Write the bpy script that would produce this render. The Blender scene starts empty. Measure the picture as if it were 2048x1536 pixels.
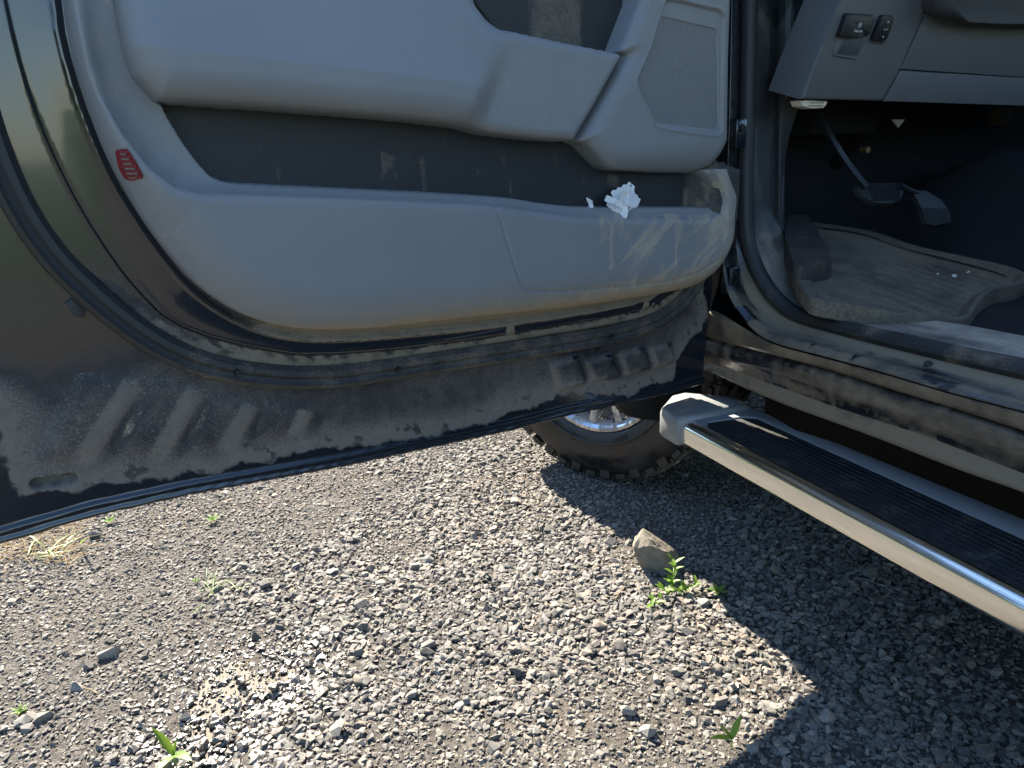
import bpy, bmesh, math, random
import numpy as np
from mathutils import Vector, Matrix

random.seed(7)
RNG = np.random.default_rng(7)
SC = bpy.context.scene
COL = SC.collection
R = math.radians

# ------------------------------------------------------------------ camera
H = 1.0                                   # lens height above the gravel, metres
PITCH, YAW, ROLL = R(18.27), R(22.81), R(2.5)
FPX = 1475.0                              # focal length in pixels of the 2048 px photograph
cam_d = bpy.data.cameras.new('camera')
cam = bpy.data.objects.new('camera', cam_d)
COL.objects.link(cam)
cam_d.sensor_width = 36.0
cam_d.lens = 36.0 * FPX / 2048.0
cam_d.clip_start, cam_d.clip_end = 0.02, 3000.0
cam.matrix_world = (Matrix.Translation((0, 0, H)) @ Matrix.Rotation(-YAW, 4, 'Z')
                    @ Matrix.Rotation(math.pi / 2 - PITCH, 4, 'X') @ Matrix.Rotation(-ROLL, 4, 'Z'))
SC.camera = cam

# ------------------------------------------------------------------ sky, sun, exposure
SUN_VEC = Vector((-0.09, 1.20, 1.0)).normalized()      # towards the sun
SUN_EL = math.asin(SUN_VEC.z)
SUN_AZ = math.atan2(SUN_VEC.x, SUN_VEC.y)
world = bpy.data.worlds.new('World')
SC.world = world
world.use_nodes = True
wn, wl = world.node_tree.nodes, world.node_tree.links
wn.clear()
w_out = wn.new('ShaderNodeOutputWorld')
w_bg = wn.new('ShaderNodeBackground')
w_sky = wn.new('ShaderNodeTexSky')
w_sky.sky_type = 'NISHITA'
w_sky.sun_disc = False
w_sky.sun_elevation = SUN_EL
w_sky.sun_rotation = SUN_AZ
w_sky.air_density = 1.3
w_sky.dust_density = 0.3
w_sky.ozone_density = 4.0
w_bg.inputs['Strength'].default_value = 0.06
w_tint = wn.new('ShaderNodeMix')
w_tint.data_type, w_tint.blend_type = 'RGBA', 'MULTIPLY'
w_tint.inputs[0].default_value = 1.0
w_tint.inputs[7].default_value = (0.95, 1.0, 1.06, 1)
wl.new(w_sky.outputs[0], w_tint.inputs[6])
wl.new(w_tint.outputs[2], w_bg.inputs[0])
wl.new(w_bg.outputs[0], w_out.inputs[0])

sun_d = bpy.data.lights.new('sun', 'SUN')
sun_d.energy = 5.0
sun_d.angle = R(0.53)
sun_d.color = (1.0, 0.90, 0.75)
sun = bpy.data.objects.new('sun', sun_d)
COL.objects.link(sun)
sun.location = SUN_VEC * 30
sun.rotation_euler = SUN_VEC.to_track_quat('Z', 'Y').to_euler()

vs = SC.view_settings
vs.view_transform = 'Standard'
vs.look = 'None'
vs.exposure = 2.55
vs.gamma = 1.0
vs.use_curve_mapping = False

# ------------------------------------------------------------------ measuring: photograph position -> point on a real plane
_c, _s = math.cos(ROLL), math.sin(ROLL)


def ray(u, v):
    a, b = u - 1024.0, v - 768.0
    r, b2 = a * _c - b * _s, a * _s + b * _c
    d = b2 * math.cos(PITCH) + FPX * math.sin(PITCH)
    w = FPX * math.cos(PITCH) - b2 * math.sin(PITCH)
    return np.array([r * math.cos(YAW) + w * math.sin(YAW), w * math.cos(YAW) - r * math.sin(YAW), -d])


CAMP = np.array([0, 0, H])


def on_plane(q, P, n):
    r = ray(*q)
    n = np.array(n, float)
    return r * ((np.array(P, float) - CAMP) @ n / (r @ n)) + CAMP


def X3(q, x): return on_plane(q, (x, 0, 0), (1, 0, 0))
def Z3(q, z=0.0): return on_plane(q, (0, 0, z), (0, 0, 1))
def Y3(q, y): return on_plane(q, (0, y, 0), (0, 1, 0))


# door frame: u runs from the hinge to the latch end, n towards the cab side (the trim), z up
DTH = R(80)
DU = np.array([-math.sin(DTH), -math.cos(DTH), 0.0])
DN = np.array([math.cos(DTH), -math.sin(DTH), 0.0])
D0 = X3((1405, 765), 1.024)
D0[2] = 0.0


def dpx(pts, n=0.0):
    """picture positions -> (u, z) on the door plane shifted by n"""
    out = []
    for q in pts:
        P = on_plane(q, D0 + DN * n, DN) - D0
        out.append((P @ DU, P[2]))
    return np.array(out)


# ------------------------------------------------------------------ numeric helpers
_TAB = np.random.default_rng(3).random((256, 256))


def vnoise(x, y, seed=0):
    x = np.asarray(x) + seed * 17.31
    y = np.asarray(y) + seed * 7.77
    xi, yi = np.floor(x).astype(int), np.floor(y).astype(int)
    fx, fy = x - xi, y - yi
    fx, fy = fx * fx * (3 - 2 * fx), fy * fy * (3 - 2 * fy)
    t = lambda i, j: _TAB[i & 255, j & 255]
    a = t(xi, yi) * (1 - fx) + t(xi + 1, yi) * fx
    b = t(xi, yi + 1) * (1 - fx) + t(xi + 1, yi + 1) * fx
    return a * (1 - fy) + b * fy


def fbm(x, y, seed=0, o=4):
    s, a, t = 0, 1.0, 0
    for k in range(o):
        s = s + a * vnoise(x * 2 ** k, y * 2 ** k, seed + k * 3)
        t += a
        a *= 0.55
    return s / t


def S(t):
    t = np.clip(t, 0, 1)
    return t * t * (3 - 2 * t)


def seg_dist(poly, U, Z, closed=True):
    d = np.full(U.shape, 1e9)
    n = len(poly)
    for i in range(n if closed else n - 1):
        a, b = poly[i], poly[(i + 1) % n]
        e = b - a
        L = e @ e + 1e-12
        t = np.clip(((U - a[0]) * e[0] + (Z - a[1]) * e[1]) / L, 0, 1)
        d = np.minimum(d, (U - a[0] - t * e[0]) ** 2 + (Z - a[1] - t * e[1]) ** 2)
    return np.sqrt(d)


def sdist(poly, U, Z):
    """signed distance, positive inside"""
    ins = np.zeros(U.shape, bool)
    n = len(poly)
    for i in range(n):
        a, b = poly[i], poly[(i + 1) % n]
        c = ((a[1] > Z) != (b[1] > Z)) & (U < (b[0] - a[0]) * (Z - a[1]) / (b[1] - a[1] + 1e-12) + a[0])
        ins ^= c
    d = seg_dist(poly, U, Z)
    return np.where(ins, d, -d)


def smooth_poly(p, it=2, closed=False, keep=0.25):
    p = np.array(p, float)
    for _ in range(it):
        a = p if closed else p[:-1]
        b = np.roll(p, -1, 0) if closed else p[1:]
        q = np.empty((2 * len(a), p.shape[1]))
        q[0::2] = a * 0.75 + b * 0.25
        q[1::2] = a * 0.25 + b * 0.75
        if not closed:
            q = np.vstack([p[:1], q, p[-1:]])
        p = q
    return p


def resample(p, n):
    p = np.array(p, float)
    d = np.r_[0, np.cumsum(np.linalg.norm(np.diff(p, axis=0), axis=1))]
    t = np.linspace(0, d[-1], n)
    return np.stack([np.interp(t, d, p[:, k]) for k in range(p.shape[1])], 1)


# ------------------------------------------------------------------ object helpers
def link(o, parent=None):
    COL.objects.link(o)
    if parent is not None:
        o.parent = parent
    return o


def thing(o, label, cat, group=None):
    o['label'], o['category'] = label, cat
    if group:
        o['group'] = group
    return o


def empty(name, loc=(0, 0, 0), parent=None):
    o = bpy.data.objects.new(name, None)
    o.location = loc
    o.empty_display_size = 0.1
    return link(o, parent)


def mesh_obj(name, V, F, mat, parent=None, smooth=True, attrs=None, sharp=None, loc=None):
    V = np.asarray(V, float)
    me = bpy.data.meshes.new(name)
    if isinstance(F, np.ndarray):
        k = F.shape[1]
        me.vertices.add(len(V))
        me.vertices.foreach_set('co', V.astype(np.float32).ravel())
        me.loops.add(F.size)
        me.loops.foreach_set('vertex_index', F.astype(np.int32).ravel())
        me.polygons.add(len(F))
        me.polygons.foreach_set('loop_start', np.arange(0, F.size, k, dtype=np.int32))
        me.polygons.foreach_set('loop_total', np.full(len(F), k, np.int32))
        me.update(calc_edges=True)
        me.validate()
    else:
        me.from_pydata([tuple(v) for v in V], [], F)
    me.polygons.foreach_set('use_smooth', np.full(len(me.polygons), smooth))
    if attrs:
        for k, a in attrs.items():
            at = me.attributes.new(k, 'FLOAT', 'POINT')
            at.data.foreach_set('value', np.asarray(a, np.float32).ravel())
    if mat:
        me.materials.append(mat)
    if sharp:
        me.set_sharp_from_angle(angle=R(sharp))
    me.update()
    o = bpy.data.objects.new(name, me)
    if loc is not None:
        o.location = loc
    return link(o, parent)


def from_bm(name, bm, mat, parent=None, smooth=True, sharp=35):
    bmesh.ops.recalc_face_normals(bm, faces=bm.faces[:])
    me = bpy.data.meshes.new(name)
    bm.to_mesh(me)
    bm.free()
    me.polygons.foreach_set('use_smooth', np.full(len(me.polygons), smooth))
    if smooth and sharp:
        me.set_sharp_from_angle(angle=R(sharp))
    me.materials.append(mat)
    o = bpy.data.objects.new(name, me)
    return link(o, parent)


def grid_hf(name, u0, u1, z0, z1, step, hfun, mat, parent):
    """height field over the door plane; hfun -> (height, keep mask, {attribute: values})"""
    nu, nz = int((u1 - u0) / step) + 1, int((z1 - z0) / step) + 1
    U, Z = np.meshgrid(np.linspace(u0, u1, nu), np.linspace(z0, z1, nz))
    h, keep, at = hfun(U, Z)
    idx = np.arange(nu * nz).reshape(nz, nu)
    q = np.stack([idx[:-1, :-1], idx[1:, :-1], idx[1:, 1:], idx[:-1, 1:]], -1)
    k = keep[:-1, :-1] | keep[1:, :-1] | keep[1:, 1:] | keep[:-1, 1:]
    q = q[k]
    used = np.unique(q)
    rm = np.full(nu * nz, -1)
    rm[used] = np.arange(len(used))
    V = np.stack([U.ravel(), h.ravel(), Z.ravel()], 1)[used]
    return mesh_obj(name, V, rm[q], mat, parent, attrs={a: np.broadcast_to(v, U.shape).ravel()[used] for a, v in at.items()})


def loft(name, loops, mat, parent=None, sub=3, n=160, smooth=True, attrs=None, sharp=None):
    """skin through 3-D polylines; loops are resampled and the rows between are interpolated with a spline"""
    Ls = [resample(smooth_poly(l, 2), n) for l in loops]
    rows, par = [], []
    m = len(Ls)
    for i in range(m - 1):
        p0, p1, p2, p3 = Ls[max(i - 1, 0)], Ls[i], Ls[i + 1], Ls[min(i + 2, m - 1)]
        for k in range(sub):
            t = k / sub
            rows.append(p1 + (p2 - p1) * t)
            par.append(i + t)
    rows.append(Ls[-1])
    par.append(m - 1)
    V = np.concatenate(rows)
    nr = len(rows)
    idx = np.arange(nr * n).reshape(nr, n)
    F = np.stack([idx[:-1, :-1], idx[:-1, 1:], idx[1:, 1:], idx[1:, :-1]], -1).reshape(-1, 4)
    A = {'band': np.repeat(par, n), 'along': np.tile(np.linspace(0, 1, n), nr)}
    if attrs:
        for a, f in attrs.items():
            A[a] = f(V, A['band'], A['along'])
    return mesh_obj(name, V, F, mat, parent, smooth, attrs=A, sharp=sharp)


def tube(name, path, prof, mat, parent=None, side=(0, 1, 0), closed=False, attrs=None):
    """sweep a closed 2-D profile [(a, b)] along a path; a runs across, b along `side`"""
    P = np.array(path, float)
    prof = np.array(prof, float)
    sd = np.array(side, float)
    T = np.gradient(P, axis=0)
    T /= np.linalg.norm(T, axis=1)[:, None]
    Bn = sd - (T @ sd)[:, None] * T
    Bn /= np.linalg.norm(Bn, axis=1)[:, None]
    A = np.cross(Bn, T)
    k = len(prof)
    V = (P[:, None, :] + A[:, None, :] * prof[None, :, 0, None] + Bn[:, None, :] * prof[None, :, 1, None]).reshape(-1, 3)
    idx = np.arange(len(P) * k).reshape(len(P), k)
    F = np.stack([idx[:-1], np.roll(idx[:-1], -1, 1), np.roll(idx[1:], -1, 1), idx[1:]], -1).reshape(-1, 4)
    Fl = F.tolist() + [idx[0][::-1].tolist(), idx[-1].tolist()]
    bm = bmesh.new()
    vv = [bm.verts.new(v) for v in V]
    for f in Fl:
        bm.faces.new([vv[i] for i in f])
    return from_bm(name, bm, mat, parent)


def circ(r1, r2=None, n=14, ph=0.0):
    r2 = r2 or r1
    return [(r1 * math.cos(2 * math.pi * i / n + ph), r2 * math.sin(2 * math.pi * i / n + ph)) for i in range(n)]


def prism_bm(pts, off, bm=None, bevel=0.0, seg=2):
    """closed planar 3-D outline pushed back by the vector off, front edges bevelled"""
    bm = bm or bmesh.new()
    pts = [Vector(p) for p in pts]
    off = Vector(off)
    a = [bm.verts.new(p) for p in pts]
    b = [bm.verts.new(p + off) for p in pts]
    f = bm.faces.new(a)
    fb = bm.faces.new(b[::-1])
    n = len(a)
    for i in range(n):
        bm.faces.new((a[i], b[i], b[(i + 1) % n], a[(i + 1) % n]))
    if bevel:
        bmesh.ops.bevel(bm, geom=list(f.edges), offset=bevel, segments=seg, affect='EDGES', profile=0.5)
    return bm


def box_bm(lo, hi, bm=None, bevel=0.0, seg=2):
    bm = bm or bmesh.new()
    lo, hi = Vector(lo), Vector(hi)
    M = Matrix.Translation((lo + hi) / 2) @ Matrix.Diagonal((*(hi - lo), 1))
    r = bmesh.ops.create_cube(bm, size=1, matrix=M)
    if bevel:
        es = {e for v in r['verts'] for e in v.link_edges}
        bmesh.ops.bevel(bm, geom=list(es), offset=bevel, segments=seg, affect='EDGES', profile=0.5)
    return bm


def round_poly(p, r=0.2, k=3):
    """corner-rounded polygon in 2-D or 3-D"""
    p = [np.array(q, float) for q in p]
    out = []
    for i in range(len(p)):
        a, b, c = p[i - 1], p[i], p[(i + 1) % len(p)]
        s, e = b + (a - b) * r, b + (c - b) * r
        for j in range(k + 1):
            t = j / k
            out.append((1 - t) ** 2 * s + 2 * t * (1 - t) * b + t * t * e)
    return out


# ------------------------------------------------------------------ materials
def mat_new(name):
    m = bpy.data.materials.new(name)
    m.use_nodes = True
    nt = m.node_tree
    b = nt.nodes['Principled BSDF']
    return m, nt, b


class NB:
    """tiny node builder"""
    def __init__(s, nt):
        s.nt = nt
        s.tc = None

    def n(s, t, **kw):
        x = s.nt.nodes.new(t)
        for k, v in kw.items():
            if k.startswith('i_'):
                x.inputs[k[2:].replace('_', ' ')].default_value = v
            else:
                setattr(x, k, v)
        return x

    def L(s, a, b):
        s.nt.links.new(a, b)

    def obj(s):
        if not s.tc:
            s.tc = s.n('ShaderNodeTexCoord')
        return s.tc.outputs['Object']

    def noise(s, scale, detail=3, rough=0.55, vec=None, dist=0.0):
        x = s.n('ShaderNodeTexNoise')
        x.inputs['Scale'].default_value = scale
        x.inputs['Detail'].default_value = detail
        x.inputs['Roughness'].default_value = rough
        x.inputs['Distortion'].default_value = dist
        s.L(vec or s.obj(), x.inputs['Vector'])
        return x.outputs['Fac']

    def mapping(s, scale=(1, 1, 1), rot=(0, 0, 0), vec=None):
        x = s.n('ShaderNodeMapping')
        x.inputs['Scale'].default_value = scale
        x.inputs['Rotation'].default_value = rot
        s.L(vec or s.obj(), x.inputs['Vector'])
        return x.outputs[0]

    def math(s, op, a, b=0.0, c=0.0, clamp=False):
        x = s.n('ShaderNodeMath', operation=op)
        x.use_clamp = clamp
        for i, v in enumerate((a, b, c)):
            if isinstance(v, (int, float)):
                x.inputs[i].default_value = v
            else:
                s.L(v, x.inputs[i])
        return x.outputs[0]

    def ramp(s, fac, lo, hi, a=0.0, b=1.0):
        x = s.n('ShaderNodeMapRange', interpolation_type='SMOOTHSTEP')
        for i, v in enumerate((lo, hi, a, b)):
            x.inputs[i + 1].default_value = v
        s.L(fac, x.inputs[0])
        return x.outputs[0]

    def mix(s, fac, a, b):
        x = s.n('ShaderNodeMix', data_type='RGBA')
        if isinstance(fac, (int, float)):
            x.inputs[0].default_value = fac
        else:
            s.L(fac, x.inputs[0])
        for i, v in ((6, a), (7, b)):
            if isinstance(v, tuple):
                x.inputs[i].default_value = (*v[:3], 1)
            else:
                s.L(v, x.inputs[i])
        return x.outputs[2]

    def mixf(s, fac, a, b):
        x = s.n('ShaderNodeMix', data_type='FLOAT')
        s.L(fac, x.inputs[0])
        for i, v in ((2, a), (3, b)):
            if isinstance(v, (int, float)):
                x.inputs[i].default_value = v
            else:
                s.L(v, x.inputs[i])
        return x.outputs[0]

    def attr(s, name):
        return s.n('ShaderNodeAttribute', attribute_name=name).outputs['Fac']

    def bump(s, h, strength, dist, b, prev=None):
        x = s.n('ShaderNodeBump')
        x.inputs['Strength'].default_value = strength
        x.inputs['Distance'].default_value = dist
        s.L(h, x.inputs['Height'])
        if prev:
            s.L(prev, x.inputs['Normal'])
        s.L(x.outputs[0], b.inputs['Normal'])
        return x.outputs[0]


def set_in(b, **kw):
    for k, v in kw.items():
        k = {'color': 'Base Color', 'rough': 'Roughness', 'metal': 'Metallic', 'spec': 'Specular IOR Level',
             'coat': 'Coat Weight', 'coat_rough': 'Coat Roughness', 'trans': 'Transmission Weight', 'sheen': 'Sheen Weight'}.get(k, k)
        b.inputs[k].default_value = (*v, 1) if isinstance(v, tuple) else v


DUST = (0.21, 0.165, 0.115)


def dusty(name, base, rough=0.5, dust=DUST, k=0.9, fine=260, spec=0.5, grain=0.0, grain_scale=1400, coat=0.0, broad=5.0, broad_amt=0.0, lo=0.42, hi=0.62, metal=0.0, film=0.0):
    """a clean surface under dust; the attribute 'dust' says how much, fine noise breaks it up"""
    m, nt, b = mat_new(name)
    N = NB(nt)
    a = N.attr('dust')
    n1 = N.noise(fine, 4, 0.65)
    n2 = N.noise(fine / 9, 3, 0.6)
    f = N.math('ADD', a, N.math('MULTIPLY', N.math('SUBTRACT', n1, 0.5), k))
    f = N.math('ADD', f, N.math('MULTIPLY', N.math('SUBTRACT', n2, 0.5), k * 0.6))
    fac = N.ramp(f, lo, hi)
    gl = fac
    if film:
        sp = N.math('ADD', a, N.math('MULTIPLY', N.math('SUBTRACT', N.noise(fine * 0.75, 3, 0.6), 0.5), 2.2))
        fac = N.math('MAXIMUM', N.math('MULTIPLY', fac, film), N.math('MULTIPLY', N.ramp(sp, 0.62, 0.84), 0.85))
    if film:
        gl = N.math('MAXIMUM', N.math('MULTIPLY', gl, 3.0, clamp=True), fac)
    base_c = N.mix(N.math('MULTIPLY', N.noise(broad, 3), 1.0), tuple(c * (1 - broad_amt) for c in base), tuple(c * (1 + broad_amt) for c in base))
    dc = N.mix(N.noise(55, 3), tuple(c * 0.72 for c in dust), tuple(min(1, c * 1.2) for c in dust))
    dc = N.mix(N.attr('tan'), dc, (0.28, 0.222, 0.15))
    N.L(N.mix(N.math('MULTIPLY', fac, 0.93), base_c, dc), b.inputs['Base Color'])
    N.L(N.mixf(gl, rough, 0.93), b.inputs['Roughness'])
    N.L(N.mixf(gl, spec, 0.15), b.inputs['Specular IOR Level'])
    b.inputs['Metallic'].default_value = metal
    if coat:
        N.L(N.mixf(gl, coat, 0.0), b.inputs['Coat Weight'])
        b.inputs['Coat Roughness'].default_value = 0.06
    pb = N.bump(fac, 0.35, 0.0012, b)
    if grain:
        N.bump(N.noise(grain_scale, 2, 0.5), grain, 0.0006, b, pb)
    return m


def plain(name, color, rough=0.6, metal=0.0, var=0.15, scale=40, bump=0.0, bscale=200, spec=0.5):
    m, nt, b = mat_new(name)
    N = NB(nt)
    c = N.mix(N.noise(scale, 4), tuple(x * (1 - var) for x in color), tuple(min(1, x * (1 + var)) for x in color))
    N.L(c, b.inputs['Base Color'])
    set_in(b, rough=rough, metal=metal, spec=spec)
    if bump:
        N.bump(N.noise(bscale, 4), bump, 0.002, b)
    return m


M_PAINT = dusty('black_paint_dusty', (0.009, 0.012, 0.018), 0.22, (0.215, 0.192, 0.165), k=0.7, fine=420, coat=0.8, lo=0.12, hi=0.80, film=0.62)
M_TRIM = dusty('grey_trim_plastic', (0.20, 0.211, 0.222), 0.5, (0.36, 0.325, 0.265), k=0.65, fine=420, grain=0.45, broad_amt=0.12, lo=0.35, hi=0.95)
M_DARK = dusty('dark_trim_plastic', (0.018, 0.020, 0.023), 0.6, (0.17, 0.145, 0.12), k=0.8, fine=300, grain=0.25, lo=0.35, hi=0.95)
M_RUBBER = dusty('rubber_seal', (0.02, 0.021, 0.022), 0.55, (0.19, 0.155, 0.12), k=0.8, fine=300, lo=0.35, hi=0.8)
M_SILL = dusty('sill_dusty', (0.012, 0.014, 0.018), 0.25, (0.20, 0.168, 0.125), k=0.6, fine=380, coat=0.6, lo=0.15, hi=0.8)
M_MAT = dusty('floor_mat_rubber', (0.022, 0.022, 0.023), 0.6, (0.19, 0.165, 0.125), k=0.7, fine=180, lo=0.3, hi=0.9)
M_CARPET = plain('black_carpet', (0.012, 0.012, 0.013), 0.95, var=0.4, scale=300, bump=0.8, bscale=700, spec=0.1)
M_BLACK = plain('black_plastic', (0.012, 0.013, 0.015), 0.4)
M_HOLE_SHADE = plain('hole_shade_black', (0.006, 0.006, 0.007), 0.8, spec=0.2)
M_DASH = plain('dash_plastic', (0.115, 0.122, 0.13), 0.55, var=0.06, scale=8, bump=0.15, bscale=1500)
M_DASH_D = plain('dash_dark_plastic', (0.055, 0.06, 0.068), 0.55, var=0.06, scale=8, bump=0.15, bscale=1500)
M_BODY = plain('black_body_paint', (0.010, 0.012, 0.017), 0.12, var=0.1)
M_UNDER = plain('underbody_black', (0.01, 0.01, 0.01), 0.85, bump=0.4, spec=0.2)
M_WHITE_INK = plain('white_print', (0.75, 0.77, 0.8), 0.5, var=0.02)
M_CAP = plain('silver_plastic_cap', (0.17, 0.18, 0.185), 0.38, var=0.06, scale=60, bump=0.05, bscale=900)
M_BRASS = plain('dull_brass', (0.3, 0.22, 0.1), 0.45, 0.8)
M_LABEL = plain('pale_label', (0.45, 0.42, 0.38), 0.6)
M_CONN = plain('ivory_plastic', (0.72, 0.66, 0.55), 0.45, var=0.05)


def mk_paper():
    m, nt, b = mat_new('white_paper_towel')
    N = NB(nt)
    N.L(N.mix(N.noise(60, 3), (0.72, 0.73, 0.76), (0.86, 0.86, 0.88)), b.inputs['Base Color'])
    set_in(b, rough=0.9)
    b.inputs['Subsurface Weight'].default_value = 0.15
    b.inputs['Subsurface Radius'].default_value = (0.01, 0.01, 0.01)
    N.bump(N.noise(400, 4), 0.3, 0.001, b)
    return m


def mk_chrome():
    m, nt, b = mat_new('brushed_steel_trim')
    N = NB(nt)
    v = N.mapping((240, 3.5, 240))
    n = N.noise(1.0, 5, 0.7, v)
    n2 = N.noise(90, 4, 0.6, N.mapping((1, 0.25, 1)))
    N.L(N.mix(n2, (0.93, 0.91, 0.83), (1.0, 0.99, 0.95)), b.inputs['Base Color'])
    b.inputs['Metallic'].default_value = 1.0
    N.L(N.ramp(n2, 0.2, 0.8, 0.15, 0.24), b.inputs['Roughness'])
    p = N.bump(n, 0.06, 0.001, b)
    N.bump(N.noise(140, 3, 0.6, N.mapping((1, 0.2, 1))), 0.05, 0.002, b, p)
    return m


def mk_tread():
    m, nt, b = mat_new('tread_rubber')
    N = NB(nt)
    w = N.n('ShaderNodeTexWave', wave_type='BANDS', bands_direction='Y')
    w.inputs['Scale'].default_value = 60
    N.L(N.obj(), w.inputs['Vector'])
    d = N.ramp(N.noise(26, 6, 0.75), 0.5, 0.72)
    N.L(N.mix(N.math('MULTIPLY', d, 0.6), (0.009, 0.010, 0.012), (0.10, 0.09, 0.075)), b.inputs['Base Color'])
    N.L(N.ramp(N.noise(12, 3), 0.3, 0.7, 0.55, 0.8), b.inputs['Roughness'])
    N.bump(w.outputs['Fac'], 0.5, 0.002, b)
    return m


def mk_tyre():
    m, nt, b = mat_new('tyre_rubber')
    N = NB(nt)
    n = N.noise(14, 4, 0.6)
    N.L(N.mix(N.ramp(n, 0.35, 0.7), (0.012, 0.012, 0.013), (0.030, 0.026, 0.023)), b.inputs['Base Color'])
    N.L(N.ramp(n, 0.35, 0.65, 0.24, 0.6), b.inputs['Roughness'])
    N.bump(N.noise(260, 3), 0.15, 0.002, b)
    return m


def mk_rim():
    m, nt, b = mat_new('machined_alloy')
    N = NB(nt)
    d = N.ramp(N.noise(26, 5, 0.7), 0.42, 0.62)
    N.L(N.mix(N.math('MULTIPLY', d, 0.85), (0.55, 0.56, 0.58), (0.24, 0.19, 0.145)), b.inputs['Base Color'])
    N.L(N.mixf(d, 1.0, 0.0), b.inputs['Metallic'])
    N.L(N.mixf(d, 0.12, 0.8), b.inputs['Roughness'])
    return m


def mk_stone():
    m, nt, b = mat_new('crushed_stone')
    N = NB(nt)
    t = N.attr('tone')
    wet = N.attr('wet')
    n = N.noise(160, 5, 0.65)
    base = N.mix(t, (0.060, 0.058, 0.055), (0.23, 0.219, 0.20))
    warm = N.ramp(N.attr('warm'), 0.55, 1.0)
    base = N.mix(N.math('MULTIPLY', warm, 0.8), base, (0.30, 0.24, 0.185))
    v = N.n('ShaderNodeMix', data_type='RGBA', blend_type='MULTIPLY')
    v.inputs[0].default_value = 0.7
    N.L(base, v.inputs[6])
    N.L(N.mix(N.ramp(n, 0.3, 0.7), (0.6, 0.6, 0.6), (1.15, 1.15, 1.13)), v.inputs[7])
    dark = N.mix(N.math('MULTIPLY', wet, 0.5), v.outputs[2], (0.09, 0.075, 0.055))
    N.L(dark, b.inputs['Base Color'])
    N.L(N.mixf(wet, 0.82, 0.14), b.inputs['Roughness'])
    N.L(N.mixf(wet, 0.25, 0.7), b.inputs['Specular IOR Level'])
    N.bump(N.noise(420, 4, 0.7), 0.5, 0.002, b)
    return m


def mk_soil():
    m, nt, b = mat_new('gritty_soil')
    N = NB(nt)
    g = N.noise(90, 6, 0.75)
    big = N.noise(3.2, 4, 0.6)
    c = N.mix(N.ramp(g, 0.35, 0.68), (0.042, 0.039, 0.035), (0.135, 0.124, 0.110))
    c = N.mix(N.math('MULTIPLY', N.ramp(big, 0.45, 0.7), 0.6), c, (0.105, 0.088, 0.070))
    N.L(c, b.inputs['Base Color'])
    sx = N.n('ShaderNodeVectorMath', operation='LENGTH')
    N.L(N.obj(), sx.inputs[0])
    far = N.ramp(N.math('ADD', sx.outputs['Value'], N.math('MULTIPLY', N.noise(0.9, 4), 4.0)), 6.0, 9.0)
    N.L(N.mix(far, c, N.mix(N.noise(5, 4), (0.03, 0.05, 0.012), (0.07, 0.085, 0.03))), b.inputs['Base Color'])
    set_in(b, rough=0.95, spec=0.15)
    N.bump(N.noise(220, 5, 0.75), 0.9, 0.006, b)
    return m


def mk_water():
    m, nt, b = mat_new('muddy_water')
    N = NB(nt)
    N.L(N.mix(N.noise(22, 4), (0.036, 0.028, 0.018), (0.066, 0.053, 0.035)), b.inputs['Base Color'])
    set_in(b, rough=0.5, spec=0.07)
    N.bump(N.noise(70, 3), 0.10, 0.002, b)
    return m


def mk_leaf(name, c1, c2, tr=0.45):
    m, nt, b = mat_new(name)
    N = NB(nt)
    col = N.mix(N.noise(70, 3), c1, c2)
    N.L(col, b.inputs['Base Color'])
    set_in(b, rough=0.5)
    t = N.n('ShaderNodeBsdfTranslucent')
    N.L(N.mix(0.5, col, (0.35, 0.5, 0.05)), t.inputs['Color'])
    mx = N.n('ShaderNodeMixShader')
    mx.inputs[0].default_value = tr
    N.L(b.outputs[0], mx.inputs[1])
    N.L(t.outputs[0], mx.inputs[2])
    N.L(mx.outputs[0], nt.nodes['Material Output'].inputs['Surface'])
    return m


def mk_grille():
    m, nt, b = mat_new('perforated_grille')
    N = NB(nt)
    v = N.mapping((235, 235, 235), (0, R(28), 0))
    vo = N.n('ShaderNodeTexVoronoi', feature='F1')
    vo.inputs['Scale'].default_value = 1.0
    vo.inputs['Randomness'].default_value = 0.0
    sx = N.n('ShaderNodeSeparateXYZ')
    N.L(v, sx.inputs[0])
    cb = N.n('ShaderNodeCombineXYZ')
    N.L(sx.outputs[0], cb.inputs[0])
    N.L(sx.outputs[2], cb.inputs[1])
    N.L(cb.outputs[0], vo.inputs['Vector'])
    hole = N.ramp(vo.outputs['Distance'], 0.27, 0.36)
    N.L(N.mix(hole, (0.004, 0.005, 0.006), (0.205, 0.216, 0.232)), b.inputs['Base Color'])
    set_in(b, rough=0.55)
    N.bump(hole, 0.6, 0.002, b)
    return m


def mk_reflector():
    m, nt, b = mat_new('red_reflector')
    set_in(b, color=(0.19, 0.022, 0.03), rough=0.5, spec=0.3)
    return m


def mk_glass():
    m, nt, b = mat_new('tinted_glass')
    set_in(b, color=(0.75, 0.82, 0.80), rough=0.0, trans=1.0)
    b.inputs['IOR'].default_value = 1.02
    return m


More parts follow.
